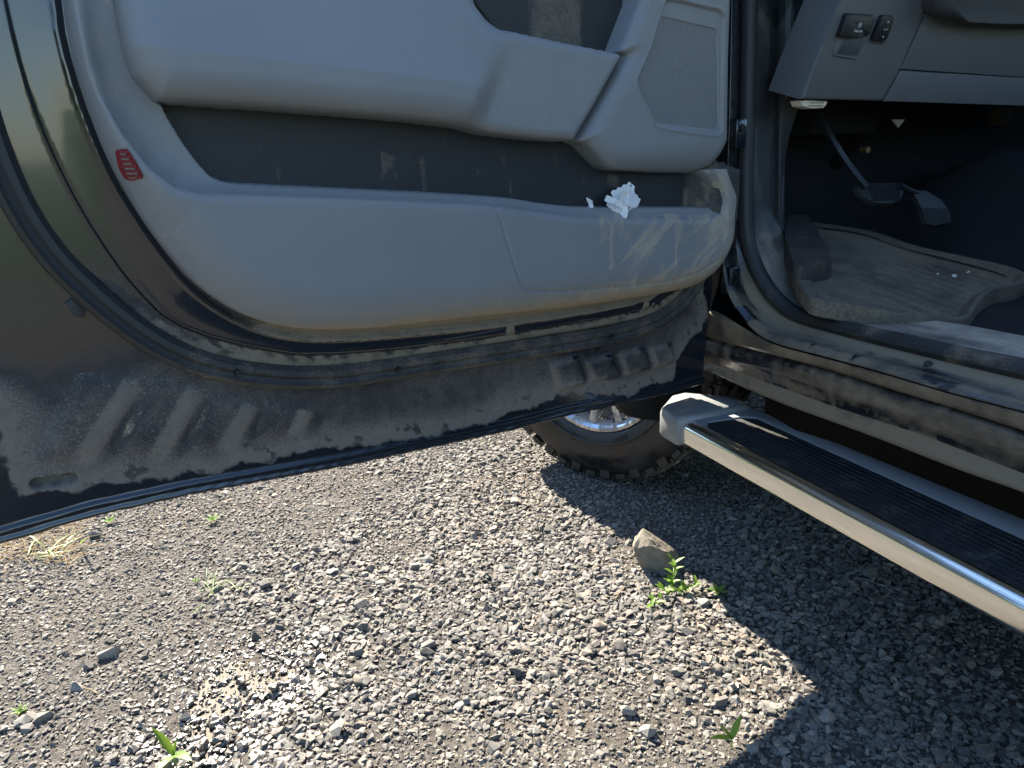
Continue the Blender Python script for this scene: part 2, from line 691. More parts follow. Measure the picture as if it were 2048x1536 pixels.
M_PAPER, M_CHROME, M_TREAD, M_TYRE, M_RIM = mk_paper(), mk_chrome(), mk_tread(), mk_tyre(), mk_rim()
M_STONE, M_SOIL, M_WATER = mk_stone(), mk_soil(), mk_water()
M_GRILLE, M_REFL, M_GLASS = mk_grille(), mk_reflector(), mk_glass()
M_LEAF = mk_leaf('weed_leaf', (0.07, 0.16, 0.025), (0.13, 0.24, 0.04))
M_LEAF2 = mk_leaf('young_leaf', (0.085, 0.18, 0.018), (0.15, 0.26, 0.03))
M_STRAW = plain('dry_straw', (0.17, 0.12, 0.06), 0.8, var=0.45, scale=90, spec=0.1)
M_ROCK = plain('rock_grey_brown', (0.155, 0.14, 0.112), 0.9, var=0.5, scale=60, bump=0.9, bscale=130, spec=0.2)
#@@GROUND
# ================================================================== ground
gx, gy = np.meshgrid(np.linspace(-1, 1, 121), np.linspace(-1, 1, 121))
wx, wy = np.sign(gx) * (np.abs(gx) ** 6 * 396 + np.abs(gx) * 4), np.sign(gy) * (np.abs(gy) ** 6 * 396 + np.abs(gy) * 4) + 1.5
PUD = [(Z3(q)[0], Z3(q)[1]) for q in ((390, 1530), (372, 1470), (385, 1400), (420, 1335), (470, 1320), (520, 1350), (600, 1325), (585, 1375), (510, 1395), (455, 1420), (470, 1460), (440, 1515))]
PUD = np.array(PUD)


def ground_z(x, y):
    z = 0.012 * (fbm(x * 1.6, y * 1.6, 5) - 0.5) + 0.006 * (fbm(x * 9, y * 9, 6) - 0.5)
    d = sdist(PUD, np.asarray(x, float), np.asarray(y, float))
    return z * (1 - S((d + 0.15) / 0.15)) - 0.008 * S((d + 0.10) / 0.12)


wz = ground_z(wx, wy) * (np.hypot(wx, wy) < 9)
gi = np.arange(121 * 121).reshape(121, 121)
gF = np.stack([gi[:-1, :-1], gi[:-1, 1:], gi[1:, 1:], gi[1:, :-1]], -1).reshape(-1, 4)
ground = mesh_obj('ground', np.stack([wx, wy, wz], -1).reshape(-1, 3), gF, M_SOIL)
ground['kind'] = 'structure'


# --- stones: angular convex chips
def chip(npts, seed, flat=0.6):
    r = np.random.default_rng(seed)
    p = r.normal(size=(npts, 3))
    p /= np.linalg.norm(p, axis=1)[:, None]
    p *= (0.75 + 0.35 * r.random(npts))[:, None]
    p *= np.array([1.0, 0.6 + 0.3 * r.random(), flat * (0.7 + 0.5 * r.random())])
    bm = bmesh.new()
    for q in p:
        bm.verts.new(q)
    res = bmesh.ops.convex_hull(bm, input=bm.verts[:])
    bmesh.ops.delete(bm, geom=[g for g in res['geom_interior'] if isinstance(g, bmesh.types.BMVert)], context='VERTS')
    bm.verts.ensure_lookup_table()
    bmesh.ops.triangulate(bm, faces=bm.faces[:])
    bmesh.ops.recalc_face_normals(bm, faces=bm.faces[:])
    V = np.array([v.co[:] for v in bm.verts])
    bm.verts.index_update()
    F = np.array([[v.index for v in f.verts] for f in bm.faces])
    bm.free()
    return V, F


CHIPS = [chip(11 + k % 3, 100 + k, 0.38 + 0.07 * (k % 4)) for k in range(14)]
BIGCHIPS = [chip(17 + k % 3, 200 + k, 0.5) for k in range(8)]
FINES = [chip(7, 300 + k, 0.6) for k in range(8)]


def scatter(xy, size, protos, zlift, tone, warm, wet, tilt=0.28):
    n = len(xy)
    Vs, Fs, At = [], [], {'tone': [], 'warm': [], 'wet': []}
    pick = RNG.integers(0, len(protos), n)
    off = 0
    gz = ground_z(xy[:, 0], xy[:, 1])
    for k, (V, F) in enumerate(protos):
        I = np.nonzero(pick == k)[0]
        m = len(I)
        if not m:
            continue
        a, bx, by = RNG.random(m) * 6.283, RNG.normal(0, tilt, m), RNG.normal(0, tilt, m)
        ca, sa, cx, sx, cy, sy = np.cos(a), np.sin(a), np.cos(bx), np.sin(bx), np.cos(by), np.sin(by)
        Rz = np.zeros((m, 3, 3)); Rz[:, 0, 0] = ca; Rz[:, 0, 1] = -sa; Rz[:, 1, 0] = sa; Rz[:, 1, 1] = ca; Rz[:, 2, 2] = 1
        Rx = np.zeros((m, 3, 3)); Rx[:, 0, 0] = 1; Rx[:, 1, 1] = cx; Rx[:, 1, 2] = -sx; Rx[:, 2, 1] = sx; Rx[:, 2, 2] = cx
        Ry = np.zeros((m, 3, 3)); Ry[:, 1, 1] = 1; Ry[:, 0, 0] = cy; Ry[:, 0, 2] = sy; Ry[:, 2, 0] = -sy; Ry[:, 2, 2] = cy
        M = Rx @ Ry @ Rz
        P = np.einsum('mij,vj->mvi', M, V) * size[I][:, None, None]
        P[..., 0] += xy[I, 0][:, None]
        P[..., 1] += xy[I, 1][:, None]
        P[..., 2] += (gz[I] + zlift[I])[:, None]
        nv = len(V)
        Vs.append(P.reshape(-1, 3))
        Fs.append((F[None] + (np.arange(m) * nv)[:, None, None] + off).reshape(-1, 3))
        off += m * nv
        for nm, arr in (('tone', tone), ('warm', warm), ('wet', wet)):
            At[nm].append(np.repeat(arr[I], nv))
    return np.concatenate(Vs), np.concatenate(Fs), {k: np.concatenate(v) for k, v in At.items()}


def stones():
    parts = []

    def add(n, x0, x1, y0, y1, s0, s1, protos, patch=True, kind=0, xy=None):
        if xy is None:
            xy = np.stack([RNG.uniform(x0, x1, n), RNG.uniform(y0, y1, n)], 1)
        n = len(xy)
        x, y = xy[:, 0], xy[:, 1]
        big = fbm(x * 2.2, y * 2.2, 11, 3)
        if patch:                                     # bare, dirtier patches carry fewer stones
            bare = S((fbm(x * 3.1, y * 3.1, 21, 3) - 0.55) / 0.12)
            keep = RNG.random(n) > bare * 0.30
            d = sdist(PUD, x, y)
            keep &= ~((d > -0.002) & (RNG.random(n) < np.where(d > 0.03, 0.62, 0.25)))
            xy, x, y, big, n = xy[keep], x[keep], y[keep], big[keep], keep.sum()
        s = s0 + (s1 - s0) * RNG.random(n) ** 2.4
        s *= 0.8 + 0.55 * (big > 0.5) * S((big - 0.45) / 0.2)
        d = sdist(PUD, x, y)
        wetf = S((d + 0.16) / 0.14) * (0.6 + 0.4 * RNG.random(n))
        tone = np.clip(RNG.normal(0.5, 0.24, n), 0, 1)
        warm = RNG.random(n) * 0.75 + 0.5 * (fbm(x * 3.1, y * 3.1, 21, 3) - 0.4)
        parts.append(scatter(xy, s, protos, s * (0.02 + 0.30 * RNG.random(n)) + 0.005 * (d > -0.01) if kind == 0 else s * 0.2 + 0.004 * (d > -0.01), tone, warm, wetf))

    add(104000, -1.05, 1.75, 0.5, 2.6, 0.0040, 0.0108, CHIPS)
    add(16000, -3.0, 3.2, 2.6, 5.0, 0.007, 0.018, CHIPS)
    add(7000, -2.6, -1.05, 0.3, 2.6, 0.006, 0.016, CHIPS)
    add(12000, 1.75, 3.2, 0.4, 2.6, 0.005, 0.014, CHIPS)
    add(1500, -1.05, 1.6, 0.5, 2.6, 0.009, 0.017, BIGCHIPS)
    add(44000, -1.0, 1.6, 0.5, 2.3, 0.0016, 0.0042, FINES, patch=False, kind=1)
    V, F, A = [], [], {}
    off = 0
    for v, f, a in parts:
        V.append(v)
        F.append(f + off)
        off += len(v)
        for k in a:
            A.setdefault(k, []).append(a[k])
    return np.concatenate(V), np.concatenate(F), {k: np.concatenate(a) for k, a in A.items()}


gv, gf, ga = stones()
gravel = mesh_obj('gravel', gv, gf, M_STONE, smooth=False, attrs=ga)
gravel['kind'] = 'stuff'
print('gravel tris', len(gf))

# puddle: a thin sheet of muddy water in a dip
bm = bmesh.new()
pp = resample(np.vstack([smooth_poly(PUD, 2, True), smooth_poly(PUD, 2, True)[:1]]), 260)[:-1]
cen = pp.mean(0)
pv = []
for q in pp:
    t = np.array([fbm(q[0] * 55, q[1] * 55, 201) - 0.5, fbm(q[0] * 55, q[1] * 55, 202) - 0.5])
    pv.append(bm.verts.new((q[0] + 0.035 * t[0], q[1] + 0.035 * t[1], -0.0045)))
bm.faces.new(pv)
bmesh.ops.triangulate(bm, faces=bm.faces[:])
puddle = from_bm('puddle', bm, M_WATER, None, False)
puddle['kind'] = 'structure'
# a belt of bushes and trees left of and ahead of the truck; the paint of the open door mirrors it
TN = 5200
ta = RNG.uniform(R(-128), R(25), TN)                      # azimuth from straight ahead, positive to the right
tr = RNG.normal(13.5, 1.3, TN)
hmax_ = 2.2 + 3.2 * fbm(ta * 5, ta * 0 + 2.0, 44, 3) ** 1.3
tz = hmax_ * RNG.random(TN) ** 0.8
cx_, cy_ = np.sin(ta) * tr, np.cos(ta) * tr
TV, TF = [], []
tri_ = RNG.normal(size=(TN, 8, 3)) * 0.22
ctr = np.stack([cx_, cy_, tz], 1)
TVv = (ctr[:, None, None, :] + RNG.normal(size=(TN, 8, 1, 3)) * 0.28 + RNG.normal(size=(TN, 8, 3, 3)) * 0.12).reshape(-1, 3)
treeline = mesh_obj('treeline', TVv, np.arange(len(TVv)).reshape(-1, 3), mk_leaf('treeline_leaves', (0.025, 0.055, 0.015), (0.06, 0.10, 0.025), 0.3), None, False)
treeline['kind'] = 'stuff'
#@@TRUCK
# ================================================================== the truck
truck = empty('pickup_truck', (0, 0, 0))
thing(truck, 'black pickup truck with its dusty front door swung open over the gravel', 'pickup truck')

# ------------------------------------------------------------------ door
BOT = dpx([(1405, 765), (1347, 783), (1127, 831), (1031, 857), (700, 928), (374, 988), (187, 1030), (0, 1085), (-20, 1090)])
DOOR = np.array([tuple(p) for p in BOT] + [(1.362, 0.60), (1.375, 0.9), (1.37, 1.42), (-0.03, 1.42), (-0.035, 1.0), (-0.03, 0.75), (-0.01, 0.60)])
p_trim = [(1463, 430), (1461, 476), (1448, 512), (1428, 545), (1400, 567), (1369, 580), (1303, 593), (1171, 613), (1039, 628), (908, 641), (776, 657), (666, 664), (580, 660),
          (498, 641), (434, 607), (378, 562), (345, 523), (308, 478), (273, 427), (232, 352), (205, 301), (178, 229), (150, 147), (132, 68), (123, 0), (112, -160), (104, -330)]
O = np.vstack([smooth_poly(dpx([(1446, 312), (1443, 340), (1458, 362), (1467, 390)] + p_trim, 0.035), 2), dpx([(1466, -330), (1464, 0), (1460, 117), (1458, 281)], 0.05)])
p_seal_i = [(1356, 599), (1303, 635), (1171, 661), (996, 689), (798, 720), (700, 735), (600, 740), (562, 738), (449, 723), (374, 697), (281, 641), (210, 581), (138, 525), (68, 437), (0, 284), (-45, 120), (-75, -150), (-90, -400)]
p_ledge = [(1340, 590), (1303, 617), (1171, 643), (1044, 665), (974, 676), (811, 698), (700, 708), (600, 711), (580, 709), (449, 686), (337, 645), (273, 581), (228, 525), (160, 420), (103, 308), (60, 200), (28, 90), (0, -40), (-20, -400)]
p_strip = [(1325, 588), (1303, 606), (1167, 633), (974, 661), (811, 677), (700, 686), (600, 686), (520, 670), (440, 632), (370, 580), (301, 496), (239, 403), (205, 342), (164, 246), (128, 140), (103, 34), (92, -150), (80, -400)]
up_r = [(1440, -400), (1440, 300), (1420, 540)]
SI = smooth_poly(dpx(p_seal_i + up_r, 0.005), 1, True)
LI = smooth_poly(dpx(p_ledge + up_r, 0.014), 1, True)
BU = smooth_poly(dpx(p_strip + up_r, 0.029), 1, True)
DUSTB = dpx([(11, 940), (37, 993), (112, 982), (150, 985), (195, 970), (262, 963), (322, 963), (374, 944), (441, 952), (479, 922), (524, 929), (629, 903), (700, 893), (798, 879), (908, 865), (978, 843), (1017, 824),
             (1061, 815), (1110, 795), (1149, 788), (1259, 789), (1350, 755), (1352, 722), (1375, 690), (1418, 640), (1390, 500), (1390, 100), (-60, 100), (-60, 700), (-10, 850)], 0.0)
BEADS = [dpx(b, 0.003) for b in ([(272, 768), (183, 905)], [(393, 786), (327, 905)], [(505, 815), (461, 890)], [(615, 822), (597, 868)])]
RIBS = [dpx(b, 0.003) for b in ([(165, 764), (282, 760), (190, 912), (80, 915)], [(310, 766), (403, 780), (335, 912), (235, 915)], [(428, 790), (514, 812), (468, 896), (378, 906)], [(540, 808), (625, 818), (602, 872), (520, 886)])]
PADS = [dpx(b, 0.0) for b in ([(1104, 728), (1150, 716), (1168, 764), (1118, 778)], [(1173, 724), (1220, 712), (1236, 748), (1186, 760)], [(1239, 709), (1284, 698), (1298, 734), (1252, 746)], [(1301, 697), (1340, 690), (1345, 722), (1310, 732)])]
SGN = -1.0
PLUG = dpx([(443, 850)], 0.0)[0]
SLOT = dpx([(74, 968), (142, 958)], 0.0)


def shell_h(U, Z):
    d = sdist(DOOR, U, Z)
    db = seg_dist(BOT, U, Z, False)
    h = -0.05 * (1 - S((d + 0.004) / 0.004))
    h = h + 0.005 * (1 - S((db - 0.017) / 0.004)) * (d > -0.002)         # hem flange
    h = h + 0.0025 * (1 - S((db - 0.006) / 0.002)) * (d > -0.002)
    # stamped beads and pads
    for rb_ in RIBS:
        h = h + 0.0055 * S((sdist(rb_, U, Z) + 0.014) / 0.022) * S((sdist(DUSTB, U, Z) - 0.02) / 0.05)
    for pd in PADS:
        h = h + 0.009 * S((sdist(pd, U, Z) + 0.008) / 0.012)
    # plug ring
    rp = np.hypot(U - PLUG[0], Z - PLUG[1])
    h = h + 0.0003 * np.exp(-((rp - 0.013) / 0.004) ** 2) - 0.002 * (1 - S((rp - 0.0035) / 0.0015))
    ds = seg_dist(SLOT, U, Z, False)
    h = h - 0.02 * (1 - S((ds - 0.0062) / 0.002))
    dSI, dLI, dBU, dO = sdist(SI, U, Z), sdist(LI, U, Z), sdist(BU, U, Z), sdist(O, U, Z)
    h = h + 0.010 * S((dSI + 0.004) / 0.012) + 0.007 * S((dLI + 0.002) / 0.006) + 0.010 * S(dLI / 0.09) * S(dLI / (np.maximum(dLI - dBU, 0.01)))
    h = h + 0.005 * S((dBU + 0.001) / 0.003)
    h = h - 0.008 * np.exp(-((dBU - 0.012) / 0.006) ** 2)
    keep = (d > -0.006) & (dO < 0.03)
    # ---- dust coverage; light on the ribs and pads is painted in too
    low = S((0.93 - Z) / 0.22)                                     # dust gathers low down
    dd = sdist(DUSTB, U, Z)
    nb = fbm(U * 60, Z * 60, 4) - 0.5
    fl = S((dd + 0.012 * nb * 2 + 0.004) / 0.009)                   # wavy tide mark above the hem
    n6 = fbm(U * 9, Z * 9, 9) - 0.5
    flange = 0.46 + 0.40 * n6 + 0.62 * np.exp(-(np.clip(dd, 0, 1) / 0.034) ** 2)
    flange = flange - 0.22 * np.exp(-((U - 0.30) / 0.10) ** 2) * (dd > 0.03)
    blot = S((fbm(U * 55, Z * 55, 14, 3) - 0.64) / 0.03) * S((0.035 - dd) / 0.02)
    flange = flange - 0.5 * blot
    for bd in BEADS:
        e = bd[1] - bd[0]
        L = np.linalg.norm(e)
        t = ((U - bd[0][0]) * e[0] + (Z - bd[0][1]) * e[1]) / L / L
        nd = ((U - bd[0][0]) * e[1] - (Z - bd[0][1]) * e[0]) / L
        end = S((t + 0.12) / 0.25) * (1 - S((t - 0.95) / 0.35))
        x = nd * SGN
        flange = flange + end * (0.55 * S((0.017 - np.abs(x - 0.004)) / 0.010) - 0.16 * S((0.014 - np.abs(x + 0.024)) / 0.012))  # dusty streaks, with each rib's lit and dark side painted in
    for pd in PADS:
        sp = sdist(pd, U, Z)
        cx_p = pd.mean(0)
        flange = flange + 0.28 * np.exp(-((sp + 0.001) / 0.006) ** 2) * np.where(U > cx_p[0] - 0.01, 1.0, -0.8)  # each pad's lit edge and shaded edge painted into the dust value
    left = S((U - 1.05) / 0.12) * S((Z - 0.68) / 0.12)
    flange = flange * (1 - 0.7 * left)
    dust = fl * flange * (0.12 + 0.88 * low) - 0.5 * (1 - low)
    ledge_n = fbm(U * 60, Z * 60, 3)
    rib = 0.5 + 0.5 * np.sin((U - Z * 0.8) * 260)
    ledge = (0.72 + 0.28 * (ledge_n - 0.5) * 2 - 0.30 * rib * S((dSI - 0.01) / 0.01)) * (0.04 + 0.96 * low)
    stripe = -0.25 + 1.2 * S((fbm(U * 24, Z * 8, 31) - 0.63) / 0.04) * low * S((0.95 - U) / 0.2)
    up = (0.85 + 0.5 * (fbm(U * 30, Z * 30, 8) - 0.5)) * low * S((0.79 - Z) / 0.06)
    dust = np.where(dSI > 0, ledge, dust)
    dust = np.where(dLI > -0.002 + 0.006 * (ledge_n - 0.5), stripe, dust)
    dust = np.where(dBU > 0.004 * (ledge_n - 0.5), up, dust)
    tan = 0.75 * (dSI > 0) * low * S((1.15 - U) / 0.2)
    dust = np.where((dSI > 0) & (dust > 0.45), dust + low * (0.15 + 1.1 * (fbm(U * 45, Z * 90, 53) - 0.55)), dust)
    dust = dust + 0.35 * np.exp(-(seg_dist(O, U, Z) / 0.007) ** 2) * low * (dBU > 0)
    return h, keep, {'dust': dust, 'tan': tan}


door = grid_hf('door', -0.05, 1.385, 0.44, 1.42, 0.0024, shell_h, M_PAINT, truck)
door.matrix_parent_inverse = Matrix.Identity(4)
door.matrix_world = Matrix(((DU[0], DN[0], 0, D0[0]), (DU[1], DN[1], 0, D0[1]), (0, 0, 1, 0), (0, 0, 0, 1)))

# trim panel with its rim and lower pocket front
K = dpx([(140, -330), (146, -150), (150, 0), (164, 68), (178, 137), (198, 191), (246, 270), (297, 335), (355, 379), (410, 391), (480, 391), (700, 399), (837, 405), (970, 412), (1032, 419), (1091, 428), (1149, 436), (1208, 438),
          (1420, 440), (1452, 430), (1456, 400), (1450, 375), (1432, 345), (1424, 300), (1424, -330)], 0.085)
POCK = np.vstack([dpx([(230, -330), (233, -150), (236, 0), (255, 96), (273, 147), (300, 178), (318, 198), (330, 206), (342, 232), (373, 284), (403, 325), (427, 352), (455, 363), (478, 366), (700, 377), (837, 383), (970, 391), (1032, 396), (1091, 406),
            (1149, 413), (1208, 415), (1420, 415), (1440, 414), (1444, 406), (1434, 379), (1415, 348), (1408, 340)], 0.075), dpx([(1440, 335), (1540, 325), (1540, -330)], 0.05)])
SEAM = smooth_poly(dpx([(977, 392), (989, 406), (1005, 449), (1024, 516), (1040, 562), (1052, 578), (1071, 584), (1169, 582), (1286, 572), (1384, 559), (1440, 520)], 0.085), 2)


def trim_h(U, Z):
    dO, dK, dP = sdist(O, U, Z), sdist(K, U, Z), sdist(POCK, U, Z)
    dKo = np.maximum(-dK, 0)
    t = np.clip(dO / (dO + dKo + 1e-6), 0, 1)
    span = np.clip(dO + dKo, 0.02, 0.075)
    t = np.clip(dO / span, 0, 1)
    h = -0.03 + 0.065 * S((dO + 0.001) / 0.005) + 0.05 * (1 - (1 - t) ** 2.4)
    ins = np.clip(dK, 0, 1)
    h = h - np.where(dK > 0, 0.030 * (1 - np.exp(-ins / 0.013)), 0)
    sm = np.exp(-(dK / 0.006) ** 2)
    h = h - 0.002 * sm
    seam = seg_dist(SEAM, U, Z, False)
    h = h - 0.003 * np.exp(-(seam / 0.0016) ** 2)
    h = h - 0.12 * S((dP + 0.001) / 0.004)
    keep = (dO > -0.006) & (dP < 0.006)
    low = S((0.80 - Z) / 0.10)
    dust = 0.12 + 0.75 * (1 - S(dO / 0.075)) * (0.25 + 0.75 * low) + 0.30 * (fbm(U * 8, Z * 8, 2) - 0.45) + 0.22 * S((fbm(U * 140, Z * 60, 19, 3) - 0.70) / 0.06)  # dust towards the lower edge, with warm gravel bounce painted into it
    right = S((0.50 - U) / 0.35) * (dK < 0.01)
    sw = fbm((U * 0.8 + Z) * 60, (U - Z * 0.8) * 9, 12)              # wiped arcs on the dusty pocket front
    dust = dust + right * (0.22 + 3.2 * np.clip(sw - 0.47, 0, 1)) + 0.30 * S((0.22 - U) / 0.2) * (dK < 0)
    drip = S((fbm(U * 70, Z * 10, 17, 3) - 0.66) / 0.04) * S((0.55 - U) / 0.2) * S((0.9 - Z) / 0.05)
    dust = dust + 0.35 * drip
    dust = dust + 0.45 * np.exp(-(np.clip(dO, 0, 1) / 0.010) ** 2) * low
    rimd = S((U - 0.95) / 0.06) * (dK > 0)
    dust = dust + rimd * 0.35 * fbm(U * 40, Z * 40, 6)
    return h, keep, {'dust': dust, 'tan': 0.8 * (1 - S(dO / 0.04)) * low}


trim = grid_hf('trim_panel', -0.06, 1.21, 0.69, 1.36, 0.0022, trim_h, M_TRIM, door)

ARM = dpx([(233, -330), (234, -150), (237, 0), (256, 96), (274, 147), (300, 178), (319, 197), (345, 201), (515, 212), (700, 226), (837, 238), (950, 252), (997, 266), (1091, 277), (1159, 281), (1210, 195), (1257, 112), (1254, 104), (1243, 101),
           (1130, 78), (1052, 61), (1020, 51), (997, 27), (981, 0), (965, -80), (955, -330)], 0.10)
ARM_BOT = dpx([(300, 195), (515, 212), (700, 226), (837, 238), (950, 252), (1159, 281), (1300, 300)], 0.10)
FOLD = dpx([(930, 300), (955, 225), (995, 120), (1030, 40), (1060, -330)], 0.10)


def arm_h(U, Z):
    d = sdist(ARM, U, Z)
    zb = np.interp(-U, -ARM_BOT[:, 0], ARM_BOT[:, 1])
    uf = np.interp(Z, FOLD[:, 1], FOLD[:, 0])
    k = S((U - uf + 0.03) / 0.06)                                   # 1 on the thick padded part
    left = 0.118 - 0.30 * np.maximum(Z - zb - 0.055, 0)
    hm = (0.092 - 0.03 * np.maximum(Z - zb - 0.05, 0)) * (1 - k) + left * k
    Rr = 0.016 + 0.022 * k
    t = np.clip(d / Rr, 0, 1)
    h = hm - (0.016 + 0.022 * k) * (1 - np.sqrt(1 - (1 - t) ** 2 + 1e-9)) - 0.11 * (1 - S((d + 0.003) / 0.003))
    dust = 0.16 + 0.40 * (fbm(U * 6, Z * 6, 41) - 0.4) + 0.12 * (1 - k) + 0.2 * S((fbm(U * 150, Z * 90, 45, 3) - 0.72) / 0.05)
    return h, d > -0.005, {'dust': dust}


arm = grid_hf('armrest', 0.30, 1.16, 0.97, 1.36, 0.0026, arm_h, M_TRIM, door)

POD = dpx([(1282, -330), (1282, 0), (1243, 102), (1259, 110), (1210, 196), (1161, 281), (1180, 289), (1220, 332), (1235, 340), (1325, 345), (1399, 347), (1434, 333), (1446, 312), (1458, 281), (1460, 117), (1464, 0), (1466, -330)], 0.08)
GRILL_PX = [(1325, 35), (1430, 59), (1434, 68), (1436, 248), (1430, 258), (1325, 246), (1309, 243), (1276, 170), (1278, 154)]
FRAME = dpx([(1345, 0), (1438, 22), (1445, 34), (1441, 262), (1430, 271), (1318, 255), (1308, 249), (1272, 174), (1271, 160), (1298, 98), (1321, 22), (1329, 2)], 0.083)
GRILL = dpx(GRILL_PX, 0.083)


def pod_h(U, Z):
    d, dF, dG = sdist(POD, U, Z), sdist(FRAME, U, Z), sdist(GRILL, U, Z)
    t = np.clip(d / 0.03, 0, 1)
    under = S((0.995 - Z) / 0.08)
    h = 0.088 - 0.02 * (1 - np.sqrt(1 - (1 - t) ** 2 + 1e-9)) - 0.02 * under ** 2
    h = h - 0.005 * S((dF + 0.001) / 0.004) + 0.002 * np.exp(-((dF + 0.002) / 0.002) ** 2)
    h = h - 0.014 * S((dG + 0.001) / 0.003)
    h = h - 0.11 * (1 - S((d + 0.003) / 0.003))
    dust = 0.16 + 0.25 * (fbm(U * 9, Z * 9, 51) - 0.45) + 0.1 * under
    return h, d > -0.005, {'dust': dust}


pod = grid_hf('speaker_housing', -0.03, 0.45, 0.90, 1.42, 0.0022, pod_h, M_TRIM, door)


# perforated grille: a lattice of open hexagons over a near-black backing sheet
sp_ = 0.0044
ga_, gb_ = np.array([math.cos(R(18)), math.sin(R(18))]) * sp_, np.array([math.cos(R(78)), math.sin(R(78))]) * sp_
gc = GRILL.mean(0)
cells = np.array([gc + ga_ * i + gb_ * j for i in range(-70, 71) for j in range(-70, 71)])
cells = cells[(np.abs(cells[:, 0] - gc[0]) < 0.2) & (np.abs(cells[:, 1] - gc[1]) < 0.2)]
cells = cells[sdist(GRILL, cells[:, 0], cells[:, 1]) > -0.0025]
an = R(18) + np.arange(6) * math.pi / 3 + math.pi / 6
ro, ri = sp_ / math.sqrt(3), sp_ * 0.31
hexo = np.stack([np.cos(an), np.sin(an)], 1)
nC = len(cells)
GV = np.zeros((nC, 18, 3))
for k_, (rr, hh_) in enumerate(((ro, 0.0808), (ri, 0.0808), (ri * 0.9, 0.0780))):
    GV[:, k_ * 6:k_ * 6 + 6, 0] = cells[:, None, 0] + hexo[None, :, 0] * rr
    GV[:, k_ * 6:k_ * 6 + 6, 1] = hh_
    GV[:, k_ * 6:k_ * 6 + 6, 2] = cells[:, None, 1] + hexo[None, :, 1] * rr
base_f = np.array([[k_ * 6 + i, k_ * 6 + (i + 1) % 6, k_ * 6 + 6 + (i + 1) % 6, k_ * 6 + 6 + i] for k_ in (0, 1) for i in range(6)])
mesh_obj('speaker_grille', GV.reshape(-1, 3), (base_f[None] + (np.arange(nC) * 18)[:, None, None]).reshape(-1, 4), M_TRIM, door, False)['kind'] = 'stuff'
from_bm('grille_dark_backing', prism_bm([(p[0], 0.0765, p[1]) for p in GRILL], (0, -0.004, 0)), M_HOLE_SHADE, door, False)  # flat dark sheet added to paint the shade inside the grille holes

LIN = dpx([(315, 150), (330, 330), (420, 430), (1200, 470), (1452, 440), (1452, 340), (1300, 300), (1180, 240), (900, 200)], 0.03)


def liner_h(U, Z):
    d = sdist(LIN, U, Z)
    h = 0.03 - 0.03 * (1 - S((d + 0.004) / 0.004)) + 0.045 * S((0.125 - U) / 0.07) ** 2
    dust = 0.22 + 0.45 * (fbm(U * 7, Z * 7, 61) - 0.45) + 0.25 * S((0.14 - U) / 0.06) + 0.35 * S((fbm(U * 50, Z * 18, 63, 3) - 0.68) / 0.05)
    return h, d > -0.006, {'dust': dust}


grid_hf('pocket_liner', 0.0, 1.09, 0.82, 1.10, 0.005, liner_h, M_DARK, door)
REC = dpx([(930, -330), (960, -10), (1040, 110), (1250, 130), (1310, 0), (1310, -330)], 0.06)


def rec_h(U, Z):
    d = sdist(REC, U, Z)
    h = 0.035 - 0.03 * (1 - S((d + 0.004) / 0.004))
    dust = 0.15 + 0.6 * S((0.50 - U) / 0.04) * S((U - 0.36) / 0.02)  # paler tan band across the middle of the recess
    return h, d > -0.006, {'dust': dust}


grid_hf('handle_recess', 0.28, 0.65, 1.10, 1.40, 0.005, rec_h, M_DARK, door)

# weather seal tube on the shell
p_seal_c = [(1425, 490), (1400, 555), (1374, 597), (1330, 633), (1290, 652), (1215, 673), (1060, 698), (960, 713), (790, 738), (700, 752), (622, 756), (562, 755), (462, 744), (374, 719), (296, 679), (218, 620), (152, 560), (108, 515), (46, 428), (-5, 320), (-50, 180), (-85, 0), (-110, -330)]
sc = resample(smooth_poly(dpx(p_seal_c, 0.014), 3), 220)
path = np.stack([sc[:, 0], np.full(220, 0.006), sc[:, 1]], 1)
prof = [(-0.019, -0.004), (-0.018, 0.006), (-0.011, 0.013), (-0.003, 0.014), (0.002, 0.010), (0.006, 0.011), (0.011, 0.016), (0.017, 0.012), (0.019, 0.003), (0.018, -0.006)]


def sealed(name, path, prof, mat, parent, side, dustf):
    o = tube(name, path, prof, mat, parent, side)
    co = np.empty(len(o.data.vertices) * 3, np.float32)
    o.data.vertices.foreach_get('co', co)
    co = co.reshape(-1, 3)
    a = o.data.attributes.new('dust', 'FLOAT', 'POINT')
    a.data.foreach_set('value', np.asarray(dustf(co), np.float32))
    return o


sealed('weather_seal', path, prof, M_RUBBER, door, (0, 1, 0), lambda c: 0.24 + 0.22 * S((0.85 - c[:, 2]) / 0.2) + 0.4 * (fbm(c[:, 0] * 12, c[:, 2] * 12, 5) - 0.5) - 0.25 * S((c[:, 2] - 0.95) / 0.2))
# clips in the seal
for q in ((475, 744), (796, 738), (1223, 672)):
    P = dpx([q], 0.02)[0]
    bm = bmesh.new()
    bmesh.ops.create_cone(bm, cap_ends=True, segments=10, radius1=0.0055, radius2=0.004, depth=0.006, matrix=Matrix.Translation((P[0], 0.021, P[1])) @ Matrix.Rotation(R(-90), 4, 'X'))
    from_bm('clip', bm, M_BLACK, door)
# bracket beside the seal
bq = dpx([(130, 606), (143, 596), (172, 622), (168, 634), (150, 633)], 0.004)
bm = prism_bm([(a, 0.007, b) for a, b in bq], (0, -0.012, 0), bevel=0.0015)
o = from_bm('bracket', bm, M_RUBBER, door)
# red reflector with ribs
rq = round_poly(dpx([(228, 301), (249, 297), (264, 320), (283, 355), (260, 362), (250, 357), (238, 335)], 0.062), 0.22)
cr = np.mean(rq, 0)


def trim_at(u, z):
    a, _, _ = trim_h(np.array([[u]]), np.array([[z]]))
    return float(a[0, 0])


